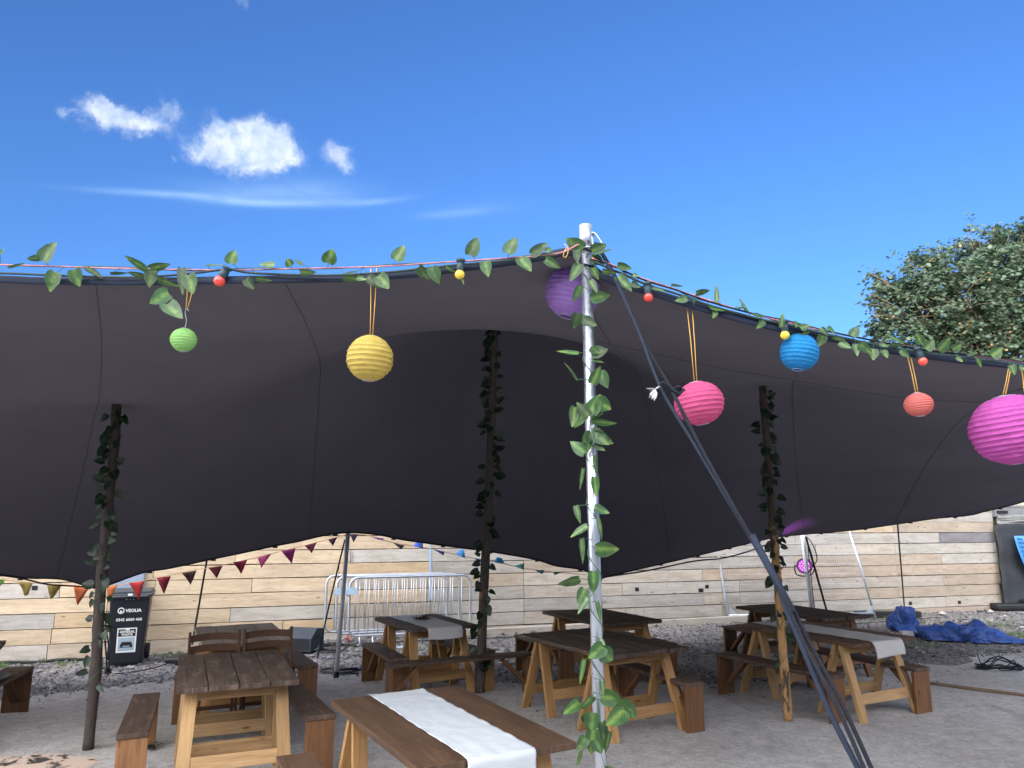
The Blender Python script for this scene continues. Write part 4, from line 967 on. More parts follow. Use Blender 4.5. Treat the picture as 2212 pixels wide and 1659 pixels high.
m.tube(cat([pY(1424, 832, 3.3), pY(1432, 826, 3.29), pY(1442, 832, 3.29), k0], 4), .006, 6)
tag(m.build('guy_rope', M['rope']), 'third black guy rope leaving the knot by the pink lantern', 'rope', 'ropes holding the tent')
gpeg = Vector((ext.x, ext.y, 0)); m = MB(); m.tube([gpeg+Vector((0, 0, -.1)), gpeg+Vector((.03, 0, .1))], .014, 8); m.tube([gpeg+Vector((.03, 0, .1)), gpeg+Vector((.032, 0, .11))], .03, 10); tag(m.build('ground_peg', M['galv']), 'steel ground peg where the foreground guy ropes end', 'peg', 'tent ground pegs')
m = MB(); m.tube([P_[6]+Vector((-.005, -.005, .02)), P_[6]+(P_[7]-P_[6])*1.6+Vector((0, -.004, 0))], .0145, 10); tag(m.build('rope_sleeve', M['rope_blue']), 'dark sleeve binding the foreground guy ropes together', 'sleeve')
# rag
m = MB(); c0 = pY(1416, 840, 3.31); nn = 9
for k in range(nn):
    a = math.pi*(1.05+.55*k/nn)-.2; l = .045+.025*r5.random(); d = Vector((math.cos(a)*.6, r5.uniform(-.3, .1), math.sin(a)))*l; w = Vector((.009, .004*r5.uniform(-1, 1), .003)); b = len(m.v)
    m.v += [c0, c0+d*.5+w, c0+d+Vector((r5.uniform(-.006, .006), 0, 0)), c0+d*.55-w]; m.face((b, b+1, b+2, b+3), [(0, 0)]*4)
m.tube([c0, c0+Vector((.02, .005, .012))], .004, 5)
tag(m.build('rag', M['rag']), 'frayed white rag tied to the guy ropes left of the pink lantern', 'rag')
rope('orange white cord strung along the back tent edge', [pY(0, 1247, 9.5), pY(150, 1262, 9.55), pY(238, 1266, 9.7), pY(330, 1247, 9.8), pY(445, 1215, 9.85), pY(603, 1184, 9.95), pY(640, 1176, 9.97), pY(750, 1158, 10), pY(830, 1162, 10.1), pY(989, 1190, 10.8), pY(1151, 1218, 11.4), pY(1262, 1240, 11.8)], .006, 'orangecord') if 'orangecord' in M else None
cable('festoon_cable', [pY(1310, 1246, 11.9), pY(1402, 1232, 12.2), pY(1500, 1212, 12.6), pY(1560, 1206, 13), pY(1620, 1190, 13.3), pY(1680, 1168, 13.7)], .012, M['black'], 'black cable sagging under the right back edge of the tent')
cable('festoon_cable', [pY(-60, 1240, 9.2), pY(30, 1246, 9.3), pY(100, 1262, 9.4), pY(160, 1266, 9.5), pY(213, 1270, 9.6)], .010, M['black'], 'black cable sagging under the left back edge of the tent')

# ------------------------------------------------------------------ bunting
def bpx(c, x, y): 
    return (x/2.953+(548.5 if c == 2 else 1097 if c == 3 else 0), 1097+y/2.953)
spx = [bpx(1, -60, 440), bpx(1, 0, 455), bpx(1, 213, 480), bpx(1, 400, 490), bpx(1, 575, 503), bpx(1, 690, 500), bpx(1, 924, 465), bpx(1, 1160, 413), bpx(1, 1420, 366), bpx(1, 1580, 330), bpx(1, 1782, 280), bpx(2, 263, 256), bpx(2, 403, 219), bpx(2, 533, 186), bpx(2, 610, 168), bpx(2, 665, 170), bpx(2, 750, 182), bpx(2, 888, 222), bpx(2, 1035, 245), bpx(2, 1145, 264), bpx(2, 1290, 298), bpx(2, 1410, 322), bpx(2, 1560, 350), bpx(2, 1720, 385), bpx(3, 165, 393), bpx(3, 285, 410), bpx(3, 400, 418), bpx(3, 500, 428)]
def bY(u): 
    pts = [(-50, 9.3), (200, 9.7), (750, 10.0), (1050, 11.0), (1290, 11.8)]
    for (a, ya), (b, yb) in zip(pts, pts[1:]):
        if u <= b: return ya+(yb-ya)*(u-a)/(b-a)
    return 11.8
bunt = empty('bunting_string', pY(200, 1268, 9.7), 'orange bunting string hung along the back edge of the tent', 'bunting string')
bo_ = pY(200, 1268, 9.7)
m = MB(); m.tube([p-bo_ for p in cat([pY(u, v, bY(u)) for u, v in spx], 3)], .0055, 5); m.build('cord', plain('orange_cord', (.62, .36, .18), .7), bunt)
flags = [('lime green', (.22, .55, .12), [(1, -45, 452), (1, 33, 460), (1, 0, 500)]), ('olive yellow', (.33, .25, .05), [(1, 117, 470), (1, 213, 485), (1, 180, 555), (1, 155, 563)]), ('mustard yellow', (.36, .26, .05), [(1, 298, 487), (1, 397, 490), (1, 335, 580), (1, 325, 583)]),
 ('bright orange', (.62, .15, .05), [(1, 473, 503), (1, 575, 505), (1, 492, 625)]), ('folded orange', (.66, .20, .06), [(1, 677, 503), (1, 750, 492), (1, 693, 610)]), ('scarlet red', (.56, .04, .035), [(1, 827, 478), (1, 924, 468), (1, 883, 590)]),
 ('crimson', (.28, .015, .03), [(1, 997, 447), (1, 1090, 435), (1, 1049, 550)]), ('dark brown', (.055, .022, .018), [(1, 1163, 415), (1, 1256, 400), (1, 1216, 492)]), ('dark maroon', (.16, .015, .03), [(1, 1330, 385), (1, 1420, 370), (1, 1385, 450)]),
 ('raspberry red', (.30, .015, .055), [(1, 1490, 347), (1, 1580, 330), (1, 1538, 425)]), ('hot pink', (.58, .07, .25), [(2, 22, 320), (2, 112, 293), (2, 47, 385)]), ('magenta', (.40, .04, .22), [(2, 178, 277), (2, 263, 258), (2, 241, 357)]),
 ('plum', (.16, .015, .05), [(2, 323, 243), (2, 403, 220), (2, 370, 290)]), ('dark purple', (.08, .015, .06), [(2, 473, 203), (2, 533, 187), (2, 505, 243)]), ('navy', (.03, .02, .06), [(2, 612, 170), (2, 665, 170), (2, 635, 220)]),
 ('twisted purple', (.14, .03, .16), [(2, 750, 185), (2, 828, 195), (2, 826, 208), (2, 790, 203)]), ('black', (.012, .012, .02), [(2, 888, 225), (2, 963, 240), (2, 940, 265)]), ('royal blue', (.07, .14, .62), [(2, 1035, 215), (2, 1075, 215), (2, 1080, 260), (2, 1015, 245)]),
 ('dark blue', (.02, .045, .22), [(2, 1145, 265), (2, 1215, 282), (2, 1210, 305)]), ('sky blue', (.07, .28, .66), [(2, 1315, 265), (2, 1340, 268), (2, 1348, 320), (2, 1285, 298)]), ('petrol blue', (.02, .12, .28), [(2, 1405, 322), (2, 1460, 330), (2, 1455, 355)]),
 ('turquoise blue', (.03, .30, .58), [(2, 1550, 315), (2, 1580, 320), (2, 1600, 355), (2, 1530, 345)]), ('mint green', (.12, .42, .33), [(2, 1655, 370), (2, 1725, 353), (2, 1720, 396)]), ('teal', (.03, .20, .28), [(3, 165, 394), (3, 235, 398), (3, 220, 425)]), ('bottle green', (.02, .12, .07), [(3, 285, 408), (3, 345, 410), (3, 300, 430)])]
for nm, col, poly in flags:
    px_ = [bpx(*q) for q in poly]; Y = bY(px_[0][0])
    P = [pY(u, v, Y-.012-(.03*(i >= 2))) for i, (u, v) in enumerate(px_)]; cen = sum(P, Vector())/len(P); n = 5; m = MB()
    # subdivide each triangle of the fan so the cloth can curl
    tris = [(P[0], P[i], P[i+1]) for i in range(1, len(P)-1)]
    for A, B, D in tris:
        b = len(m.v); idx = {}
        for i in range(n+1):
            for j in range(n+1-i):
                p = A+(B-A)*(i/n)+(D-A)*(j/n); p = p+Vector((0, .018*noise.noise(p*14)+.01*math.sin(p.x*30), 0)); idx[i, j] = len(m.v); m.v.append(p-cen)
        for i in range(n):
            for j in range(n-i):
                m.face((idx[i, j], idx[i+1, j], idx[i, j+1]), [(0, 0)]*3, sm=True)
                if i+j < n-1: m.face((idx[i+1, j], idx[i+1, j+1], idx[i, j+1]), [(0, 0)]*3, sm=True)
    mt = cloth('flag_'+nm.replace(' ', '_'), col, 8, .3); o_ = m.build('bunting_flag', mt); o_.location = cen; o_.modifiers.new('s', 'SOLIDIFY').thickness = .002
    tag(o_, nm+' bunting flag hanging on the orange string at the back tent edge', 'flag', 'bunting flags along the back tent edge')

# ------------------------------------------------------------------ lanterns
def lantern(label, u, v, w, h, Y, col, top, tilt=0, ribs=13, cords=((0, 0), (0, 0)), tx=0, bend=None):
    c0 = pY(u, v, Y); dist = (c0-Vector((0, 0, H))).dot(Vector((0, cT, sT)))
    rx = w/2/F*dist; rz = h/2/F*dist
    # a round shape seen 20 degrees from below: make height follow
    e = empty('paper_lantern', c0, label, 'lantern', 'paper lanterns hanging along the front tent edge')
    q = Matrix.Rotation(R_(tilt), 3, 'Y') @ Matrix.Rotation(R_(tx), 3, 'X')
    prof = []; n = ribs*4; a0, a1 = -math.pi/2+.26, math.pi/2-.26
    for i in range(n+1):
        a = a0+(a1-a0)*i/n; sag = 1-.04*math.sin(math.pi*(i % 4)/4)
        prof.append((rx*math.cos(a)*sag, rz*math.sin(a)*1.03))
    m = MB(); sd = rnd.random()*50; m.lathe(prof, 48, (0, 0, 0), q, jit=.0, sm=False)
    for i, p in enumerate(m.v):
        d = Vector(p); m.v[i] = d*(1+.028*noise.noise(d*22+Vector((sd, 0, 0)))+.012*noise.noise(d*60))
    m.build('shade', paper('paper_'+label.split()[0], col), e)
    for pz in (prof[0], prof[-1]):
        m = MB(); m.tube([q @ Vector((pz[0]*math.cos(a), pz[0]*math.sin(a), pz[1])) for a in [k*math.pi/12 for k in range(25)]], .0018, 5, caps=False)
        if pz is prof[0]: m.build('wire_rim', M['galv'], e)
    m.tube([q @ Vector((-prof[-1][0], 0, prof[-1][1])), q @ Vector((0, 0, prof[-1][1]+.006)), q @ Vector((prof[-1][0], 0, prof[-1][1]))], .0015, 5)
    m.build('wire_rim', M['galv'], e)
    m = MB(); tp = q @ Vector((0, 0, prof[-1][1]))
    for k, (uu, vv) in enumerate(top):
        a = pY(uu, vv, Y)-c0; b = tp+Vector((.006*(k*2-1), -.002, 0)) if bend is None else pY(bend[0]+(k*2-1)*1.5, bend[1], Y)-c0
        m.tube([a, a.lerp(b, .5)+Vector((.002, 0, -.0)), b], .0024, 6)
    m.build('cord', M['cord'], e)
    if bend is not None:
        a = pY(bend[0], bend[1], Y)-c0; m = MB(); m.tube(cat([a+Vector((.012, 0, -.01)), a+Vector((0, 0, .004)), a+Vector((-.006, 0, -.02)), a.lerp(tp, .6)+Vector((.006, 0, 0)), tp], 4), .0016, 5); m.build('wire_hook', M['galv'], e)
    return e
lantern('small lime green paper lantern, leftmost under the tent edge', 396.7, 734.3, 55.5, 50, 3.79, (.32, .58, .20), [(405, 615), (416, 625)], 0, 11, bend=(403, 668))
lantern('yellow paper lantern on long yellow cords left of the foreground pole', 799, 774, 102, 97, 3.68, (.58, .45, .12), [(801, 581), (814, 574)], 2, 12)
lantern('purple paper lantern partly behind the foreground pole', 1237, 631, 119, 114, 3.85, (.40, .23, .62), [(1228, 545), (1233, 540)], 16, 15)
lantern('hot pink paper lantern right of the guy ropes', 1510, 871, 108, 92, 3.62, (.60, .11, .25), [(1483, 654), (1494, 652)], -7, 12)
lantern('bright blue paper lantern close under the right tent edge', 1726.5, 760.5, 83, 79.5, 3.64, (.03, .27, .58), [(1708, 716), (1711, 714)], 9, 12)
lantern('small coral red paper lantern between the blue and magenta ones', 1984.5, 874, 60, 50, 3.66, (.62, .18, .155), [(1960, 768), (1966, 766)], -4, 13)
lantern('large magenta paper lantern at the right edge of the picture', 2187, 928, 169, 147, 3.70, (.52, .11, .40), [(2179, 792), (2184, 790)], -8, 17)
cable('yellow_loop', [pY(1226, 533, 3.56), pY(1221, 540, 3.56), pY(1217, 552, 3.56), pY(1222, 556, 3.56), pY(1227, 545, 3.56), pY(1226, 534, 3.56), pY(1219, 527, 3.56)], .0025, M['cord'], 'knotted yellow cord loop on the tent edge left of the foreground pole top', 'cord')
cable('yellow_loop', [pY(2196, 788, 3.68), pY(2204, 792, 3.68), pY(2209, 810, 3.68), pY(2212, 840, 3.68), pY(2218, 860, 3.68)], .0025, M['cord'], 'loose yellow cord hanging above the large magenta lantern', 'cord')

# ------------------------------------------------------------------ strings along the front edge and bulbs
def fy(u):
    if u < 1238: return 3.56+.34*max(0, (1238-u))/1238*1.0-.03
    return 3.55+.10*(u-1238)/974
S1 = [(-150, 570), (0, 572), (106, 575), (264, 580), (420, 583), (548, 582.6), (707, 579), (813, 576), (955, 567), (1097, 557.5), (1203, 548), (1250, 528)]
S2 = [(1278, 560), (1330, 578), (1367, 597), (1448, 624), (1501, 642), (1618, 679), (1712, 702), (1806, 723), (1959, 751), (2059, 765), (2212, 785.6), (2400, 812)]
S3 = [(-150, 590), (0, 590), (145, 596), (300, 599), (420, 590), (492, 582), (548, 590), (700, 595), (813, 590), (900, 582), (990, 572), (1097, 563), (1200, 552)]
S4 = [(1285, 566), (1345, 592), (1400, 616), (1460, 634), (1540, 662), (1640, 689), (1700, 701), (1790, 724), (1900, 746), (2000, 763), (2100, 775), (2212, 790), (2400, 818)]
def strg(label, S, r, mat, dz=0, name='edge_string', cat_n='string'):
    m = MB(); m.tube(cat([pY(u, v+dz, fy(u)-.012) for u, v in S], 4), r, 6); return tag(m.build(name, M[mat]), label, cat_n)
strg('pink string stretched along the front tent edge left of the foreground pole', S1, .0042, 'string')
strg('pink string stretched along the front tent edge right of the foreground pole', S2, .0042, 'string', -3)
strg('dark festoon cable along the front tent edge left of the foreground pole', S3, .0065, 'cable', 0, 'festoon_cable', 'cable')
strg('dark festoon cable along the front tent edge right of the foreground pole', S4, .0065, 'cable', 0, 'festoon_cable', 'cable')
strg('twisted black line along the front tent edge right of the foreground pole', [(u, v-8) for u, v in S4], .005, 'rope')
def bulb(label, u, v, su, sv, r, col):
    Y = fy(u)-.02; c0 = pY(u, v, Y); s0 = pY(su, sv, Y); d = (s0-c0); L = d.length; d.normalize(); rr = r/F*3.7
    e = empty('festoon_bulb', c0, label, 'light bulb', 'coloured bulbs on the festoon cable'); q = d.to_track_quat('Z', 'Y').to_matrix()
    m = MB(); m.lathe([(rr*math.cos(a), rr*math.sin(a)) for a in [-math.pi/2+math.pi*k/14 for k in range(13)]], 20, (0, 0, 0), q)
    t = NT('bulb_'+label.split()[0]); t.base(col); t.rough(.25); t.bs.inputs['Subsurface Weight'].default_value = 0; t.bs.inputs['Coat Weight'].default_value = .4
    m.build('globe', t.m, e)
    m = MB(); m.lathe([(rr*.6, rr*.6), (rr*.78, rr*.95), (rr*.8, L*.75), (rr*.62, L), (rr*.9, L+.002), (rr*.9, L+.014), (0, L+.014)], 16, (0, 0, 0), q); m.build('socket', M['socket'], e)
bulb('red bulb above the lime green lantern on the left', 474, 607, 489, 582, 12.8, (.80, .07, .05))
bulb('yellow bulb left of the foreground pole', 993, 593, 995, 566, 10.8, (.80, .58, .05))
bulb('red bulb right of the foreground guy ropes', 1400.6, 642.5, 1398, 616, 10, (.80, .06, .04))
bulb('yellow bulb touching the blue lantern', 1695.6, 724, 1694, 698, 9.8, (.80, .60, .05))
bulb('red bulb above the coral lantern on the right', 1993.4, 780.4, 1983, 756, 9.6, (.78, .09, .06))

# ------------------------------------------------------------------ leaves
ST = [(0, .0, 0), (.03, .30, -.11), (.12, .45, -.07), (.27, .5, 0), (.45, .45, .03), (.62, .33, .05), (.8, .18, .04), (1.0, 0, 0)]
def leaf(m, base, tip, wdt, nrm, fold=.18, curl=.0, g=None):
    base = Vector(base); tip = Vector(tip); ax = tip-base; L = ax.length
    if L < 1e-5: return
    ax.normalize(); nrm = Vector(nrm); nrm = (nrm-ax*nrm.dot(ax))
    if nrm.length < 1e-4: nrm = Vector((0, 0, 1))-ax*ax.z
    nrm.normalize(); sd = ax.cross(nrm); b = len(m.v)
    g = g or rnd.uniform(.8, 1.25); gc = (g*rnd.uniform(.9, 1.1), g, g*rnd.uniform(.85, 1.1))
    for (t_, hw, sh) in ST:
        cz = curl*L*(t_*t_)
        mid = base+ax*(t_*L)-nrm*cz
        m.v.append(mid)
        for s_ in (-1, 1):
            m.v.append(base+ax*((t_+sh)*L)+sd*(s_*hw*wdt)+nrm*(fold*hw*wdt-cz+.03*wdt*math.sin(t_*14+s_)))
    for i in range(len(ST)-1):
        t0, t1 = ST[i][0], ST[i+1][0]; h0, h1 = ST[i][1], ST[i+1][1]
        for k, s_ in ((1, -1), (2, 1)):
            a, a2, c, c2 = b+3*i, b+3*(i+1), b+3*i+k, b+3*(i+1)+k
            if i == 0: f = (a, a2, c2) if s_ > 0 else (a, c2, a2); uvs = [(t0, 0), (t1, 0), (t1, s_*h1)] if s_ > 0 else [(t0, 0), (t1, s_*h1), (t1, 0)]
            elif i == len(ST)-2: f = (a, a2, c) if s_ > 0 else (a, c, a2); uvs = [(t0, 0), (t1, 0), (t0, s_*h0)] if s_ > 0 else [(t0, 0), (t0, s_*h0), (t1, 0)]
            else: f = (a, a2, c2, c) if s_ > 0 else (a, c, c2, a2); uvs = [(t0, 0), (t1, 0), (t1, s_*h1), (t0, s_*h0)] if s_ > 0 else [(t0, 0), (t0, s_*h0), (t1, s_*h1), (t1, 0)]
            m.face(f, uvs, gc, sm=True)
def garland(label, wire, leaves, Yf, dec, petw=.0016, loc=None, stem_to=None, vine=True, group=None, extra=None):
    """leaves in crop pixels decoded by dec -> 2212 coords"""
    p0 = pY(wire[0][0], wire[0][1], Yf(wire[0][0], wire[0][1])) ; e = empty('leaf_garland', p0, label, 'garland', 'artificial leaf garlands')
    lm = MB(); vm = MB()
    wp = [pY(u, v, Yf(u, v)) for u, v in wire]
    wc = cat(wp, 4)
    if vine: vm.tube([p-p0+Vector((0, .004*math.sin(i*.9)-.006, .007*math.sin(i*.7))) for i, p in enumerate(wc)], .0022, 5)
    for lf in leaves:
        c, bx_, by_, tx_, ty_, w = lf[:6]; u0, v0, sc = dec(c, bx_, by_); u1, v1, _ = dec(c, tx_, ty_); wpx = w/sc
        Y = Yf(u0, v0)-.02-rnd.uniform(0, .03); B = pY(u0, v0, Y); dz = rnd.uniform(-.025, .02); T = pY(u1, v1, Y+dz)
        W = wpx/F*(Y/cT)*1.0
        full = ((u1-u0)**2+(v1-v0)**2)**.5/F*Y
        nr = Vector((rnd.uniform(-.35, .35), -1, rnd.uniform(-.25, .35)))
        if W < full*.55: nr = (Vector((0, -1, 0))*.6+Vector((rnd.uniform(-.3, .3), 0, rnd.choice([-1, 1])*.5))); 
        leaf(lm, B-p0, T-p0, W, nr, rnd.uniform(.1, .35), rnd.uniform(-.08, .12), g=.6 if len(lf) > 6 else None)
        # stalk
        q = min(wc, key=lambda p: (p-B).length)
        if (q-B).length < .14: vm.tube([q-p0, q.lerp(B, .5)-p0+Vector((.004, -.004, .002)), B-p0], petw, 4)
    if extra: extra(lm, vm, p0)
    lm.build('leaves', M['leaf'], e); vm.build('vine', M['vine'], e)
def dec(c, x, y):
    return {1: (x/3.781, 466.3+y/3.781, 3.781), 2: (548.5+x/3.781, 466.3+y/3.781, 3.781), 3: (1069.6+x/3.36, 466.3+y/3.36, 3.36), 4: (1590.8+x/2.881, 466.3+y/2.881, 2.881), 5: (1097+x/2.953, 1097+y/2.953, 2.953), 6: (877.7+x/3.024, 685.7+y/3.024, 3.024)}[c]
LL = [(1, 355, 365, 455, 205, 150), (1, 330, 340, 212, 355, 60), (1, 70, 420, 208, 385, 25), (1, 460, 465, 397, 620, 150), (1, 610, 440, 650, 580, 140), (1, 710, 430, 845, 512, 70, 1), (1, 905, 470, 1050, 465, 30), (1, 1195, 435, 1020, 320, 75), (1, 1225, 430, 1400, 390, 78), (1, 1195, 500, 1035, 455, 58), (1, 1240, 450, 1220, 590, 110, 1), (1, 1270, 505, 1462, 585, 65), (1, 1375, 630, 1212, 712, 140), (1, 1355, 715, 1497, 848, 140), (1, 1540, 485, 1578, 640, 140), (1, 1485, 430, 1490, 640, 80, 1), (1, 1690, 405, 1828, 398, 32), (1, 1895, 388, 1917, 273, 138), (1, 2010, 520, 2074, 600, 90, 1), (1, 0, 310, 35, 265, 25),
      (2, 165, 400, 45, 400, 75), (2, 300, 405, 270, 345, 80), (2, 395, 400, 330, 360, 40), (2, 605, 385, 645, 268, 130), (2, 380, 460, 515, 460, 62), (2, 1160, 360, 1232, 240, 122), (2, 830, 460, 725, 470, 42, 1), (2, 735, 500, 905, 520, 72), (2, 1020, 490, 1105, 600, 125), (2, 930, 500, 1035, 600, 90, 1), (2, 840, 505, 920, 520, 50), (2, 20, 510, 148, 530, 60), (2, 1345, 420, 1430, 525, 90, 1), (2, 1450, 425, 1515, 555, 120), (2, 1570, 415, 1650, 460, 35), (2, 1765, 320, 1832, 163, 124), (2, 1890, 375, 1915, 500, 105), (2, 1700, 520, 1715, 560, 20, 1),
      (3, 90, 270, 158, 153, 112), (3, 270, 280, 383, 190, 90, 1), (3, 370, 262, 410, 230, 50), (3, 180, 310, 262, 412, 112), (3, 365, 320, 478, 378, 78)]
garland('leaf garland with heart shaped leaves along the front tent edge left of the foreground pole', S1, LL, lambda u, v: fy(u), dec)
LR = [(3, 890, 362, 996, 385, 62), (3, 1000, 430, 1042, 440, 40), (3, 780, 400, 885, 420, 50), (3, 890, 445, 995, 550, 95), (3, 990, 490, 1055, 520, 50), (3, 1145, 530, 1237, 550, 36), (3, 1280, 498, 1370, 515, 22), (3, 1390, 600, 1303, 620, 58), (3, 1460, 560, 1562, 540, 52), (3, 1610, 622, 1607, 502, 42), (3, 1560, 670, 1670, 692, 60), (3, 1600, 690, 1580, 745, 50), (3, 1445, 600, 1440, 645, 20), (3, 1830, 690, 1770, 600, 25), (3, 1745, 665, 1835, 665, 20),
      (4, 60, 595, 15, 515, 30), (4, 45, 572, 0, 575, 16), (4, 110, 610, 178, 630, 25), (4, 170, 655, 125, 702, 46), (4, 280, 692, 290, 600, 36), (4, 380, 690, 360, 650, 30), (4, 400, 700, 456, 680, 52), (4, 455, 720, 392, 742, 25), (4, 540, 745, 510, 814, 65), (4, 525, 700, 575, 745, 40), (4, 570, 690, 615, 737, 26), (4, 720, 748, 760, 685, 65), (4, 640, 790, 718, 826, 50), (4, 740, 800, 755, 872, 50), (4, 770, 800, 850, 862, 55), (4, 850, 830, 850, 902, 70), (4, 910, 835, 940, 888, 52), (4, 890, 800, 947, 815, 36), (4, 1035, 790, 945, 748, 45), (4, 1150, 795, 1120, 728, 60), (4, 1180, 830, 1230, 770, 70), (4, 1260, 835, 1328, 755, 78), (4, 1345, 835, 1400, 798, 60), (4, 1020, 840, 1080, 882, 46), (4, 1590, 875, 1650, 820, 80), (4, 1370, 880, 1412, 910, 32), (4, 1500, 890, 1525, 945, 28), (4, 1710, 930, 1735, 990, 50), (4, 1760, 940, 1800, 960, 40), (4, 600, 755, 680, 775, 30), (4, 960, 800, 1040, 805, 35), (4, 1440, 870, 1500, 850, 30, 1)]
garland('leaf garland along the sloping front tent edge right of the foreground pole', S2, LR, lambda u, v: fy(u), dec)
LP = [(3, 635, 240, 508, 163, 112), (3, 705, 255, 812, 205, 90, 1), (3, 720, 282, 870, 242, 42, 1), (3, 700, 300, 790, 350, 90), (3, 615, 350, 540, 480, 84), (3, 710, 380, 750, 462, 62), (3, 590, 250, 600, 350, 60, 1), (3, 615, 515, 565, 632, 62), (3, 700, 600, 840, 572, 92), (3, 690, 470, 742, 562, 60), (3, 600, 712, 572, 820, 85, 1), (3, 640, 755, 738, 800, 88, 1),
      (3, 600, 1000, 440, 985, 56), (3, 700, 1000, 822, 965, 105, 1), (3, 705, 960, 760, 1000, 60), (3, 705, 1050, 792, 1070, 40), (3, 590, 1190, 510, 1055, 30), (3, 705, 1215, 765, 1088, 85), (3, 755, 1140, 820, 1252, 100), (3, 690, 1430, 765, 1295, 115), (3, 740, 1345, 845, 1405, 120), (3, 680, 1455, 590, 1350, 82, 1), (3, 580, 1390, 555, 1537, 82), (3, 630, 1440, 572, 1540, 90), (3, 720, 1488, 890, 1515, 60), (3, 700, 1470, 790, 1430, 50), (3, 700, 1580, 632, 1650, 85), (3, 720, 1590, 860, 1655, 92, 1), (3, 740, 1540, 725, 1620, 50, 1),
      (6, 1165, 885, 1068, 810, 92), (6, 1200, 765, 1185, 890, 55), (6, 1222, 760, 1327, 832, 100), (6, 1225, 830, 1300, 870, 50, 1), (6, 1228, 905, 1240, 1030, 32), (6, 1155, 990, 1132, 1130, 27), (6, 1230, 1045, 1242, 1175, 56), (6, 1225, 730, 1245, 800, 45, 1),
      (5, 435, -10, 462, 100, 42), (5, 555, 0, 650, 35, 60), (5, 505, 118, 395, 185, 55), (5, 575, 72, 603, 210, 30), (5, 470, 200, 478, 360, 38), (5, 567, 262, 712, 264, 98), (5, 452, 450, 317, 493, 76), (5, 545, 408, 545, 552, 76), (5, 490, 520, 445, 620, 75), (5, 508, 578, 443, 675, 50), (5, 570, 600, 597, 742, 30), (5, 590, 840, 622, 880, 26), (5, 610, 885, 512, 962, 95), (5, 600, 920, 672, 975, 110), (5, 600, 870, 630, 950, 40), (5, 485, 970, 458, 1130, 34), (5, 600, 1110, 610, 1195, 32), (5, 540, 1200, 443, 1290, 68), (5, 450, 1240, 350, 1315, 72), (5, 600, 1200, 747, 1245, 98), (5, 725, 1235, 822, 1345, 112), (5, 745, 1290, 625, 1392, 112), (5, 540, 1310, 525, 1455, 95), (5, 600, 1370, 625, 1560, 62, 1), (5, 545, 1420, 530, 1575, 92), (5, 560, 1480, 600, 1572, 72, 1), (5, 495, 1468, 440, 1550, 72), (5, 650, 1430, 620, 1567, 32, 1), (5, 465, 1555, 435, 1660, 32), (5, 480, 1320, 500, 1380, 40, 1), (5, 620, 1650, 700, 1660, 30)]
polewire = [(1267+18*(v-492)/1168, v) for v in range(520, 1660, 60)]
def pole_vine(lm, vm, p0):
    pts = []; n = 420
    for i in range(n):
        t_ = i/n; c = SPt.lerp(SPb, .03+.62*t_); a = i*.135; pts.append(c+Vector((.032*math.cos(a), .032*math.sin(a), 0))-p0)
    vm.tube(pts, .0022, 4)
garland('leaf garland wound round the shiny foreground pole', polewire, LP, lambda u, v: 3.575-.004, dec, extra=pole_vine, vine=False)
def ivy(label, pts, rs, n, seed, lw, z0, z1, turns, r4s=1.0):
    r6 = random.Random(seed); base = pts[0]; e = empty('leaf_garland', base, label, 'garland', 'artificial leaf garlands'); lm = MB(); vm = MB(); L = len(pts)-1
    def at_(t_): f = t_*L; i = min(L-1, int(f)); return pts[i].lerp(pts[i+1], f-i), rs[i]
    vp = []
    for i in range(260):
        t_ = z0+(z1-z0)*i/259; c, r = at_(t_); a = t_*turns*6.28; vp.append(c+Vector((math.cos(a)*(r+.004), math.sin(a)*(r+.004), 0))-base)
    vm.tube(vp, .003, 4)
    for k in range(n):
        t_ = z0+(z1-z0)*((k+r6.random())/n)**.72; c, r = at_(t_); a = -math.pi/2+r6.choice([-1, 1])*r6.uniform(.2, 1.9)
        o = Vector((math.cos(a), math.sin(a), 0)); b = c+o*(r+.01); st = b+o*r6.uniform(.0, .018)+Vector((0, 0, r6.uniform(-.03, .03)))
        d = (o*r6.uniform(.2, 1)+Vector((0, 0, r6.uniform(-1.2, .25)))).normalized(); l = lw*r6.uniform(.6, 1.1)
        vm.tube([b-base, st-base], .0016, 3); nr = Vector((r6.uniform(-.5, .5), -1, r6.uniform(-.2, .6))); leaf(lm, st-base, st+d*l-base, l*r6.uniform(.6, .9), nr, .25, .1)
    lm.build('leaves', M['ivy'], e); vm.build('vine', M['vine'], e)
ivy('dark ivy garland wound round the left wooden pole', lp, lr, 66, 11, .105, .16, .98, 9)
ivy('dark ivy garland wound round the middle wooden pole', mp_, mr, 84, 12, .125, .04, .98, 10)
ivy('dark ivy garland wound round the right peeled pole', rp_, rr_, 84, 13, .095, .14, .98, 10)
m = MB(); v = MB(); p0 = pZ(310, 1620)
for k in range(12): a = r5.random()*6.28; b = p0+Vector((r5.uniform(-.1, .12), r5.uniform(-.05, .06), .02)); leaf(m, b, b+Vector((math.cos(a)*.07, math.sin(a)*.07, .03)), .05, (0, 0, 1), .2, .1)
tag(m.build('fallen_leaves', M['ivy']), 'sprig of dark ivy leaves fallen on the concrete by the lower left bench', 'leaves')

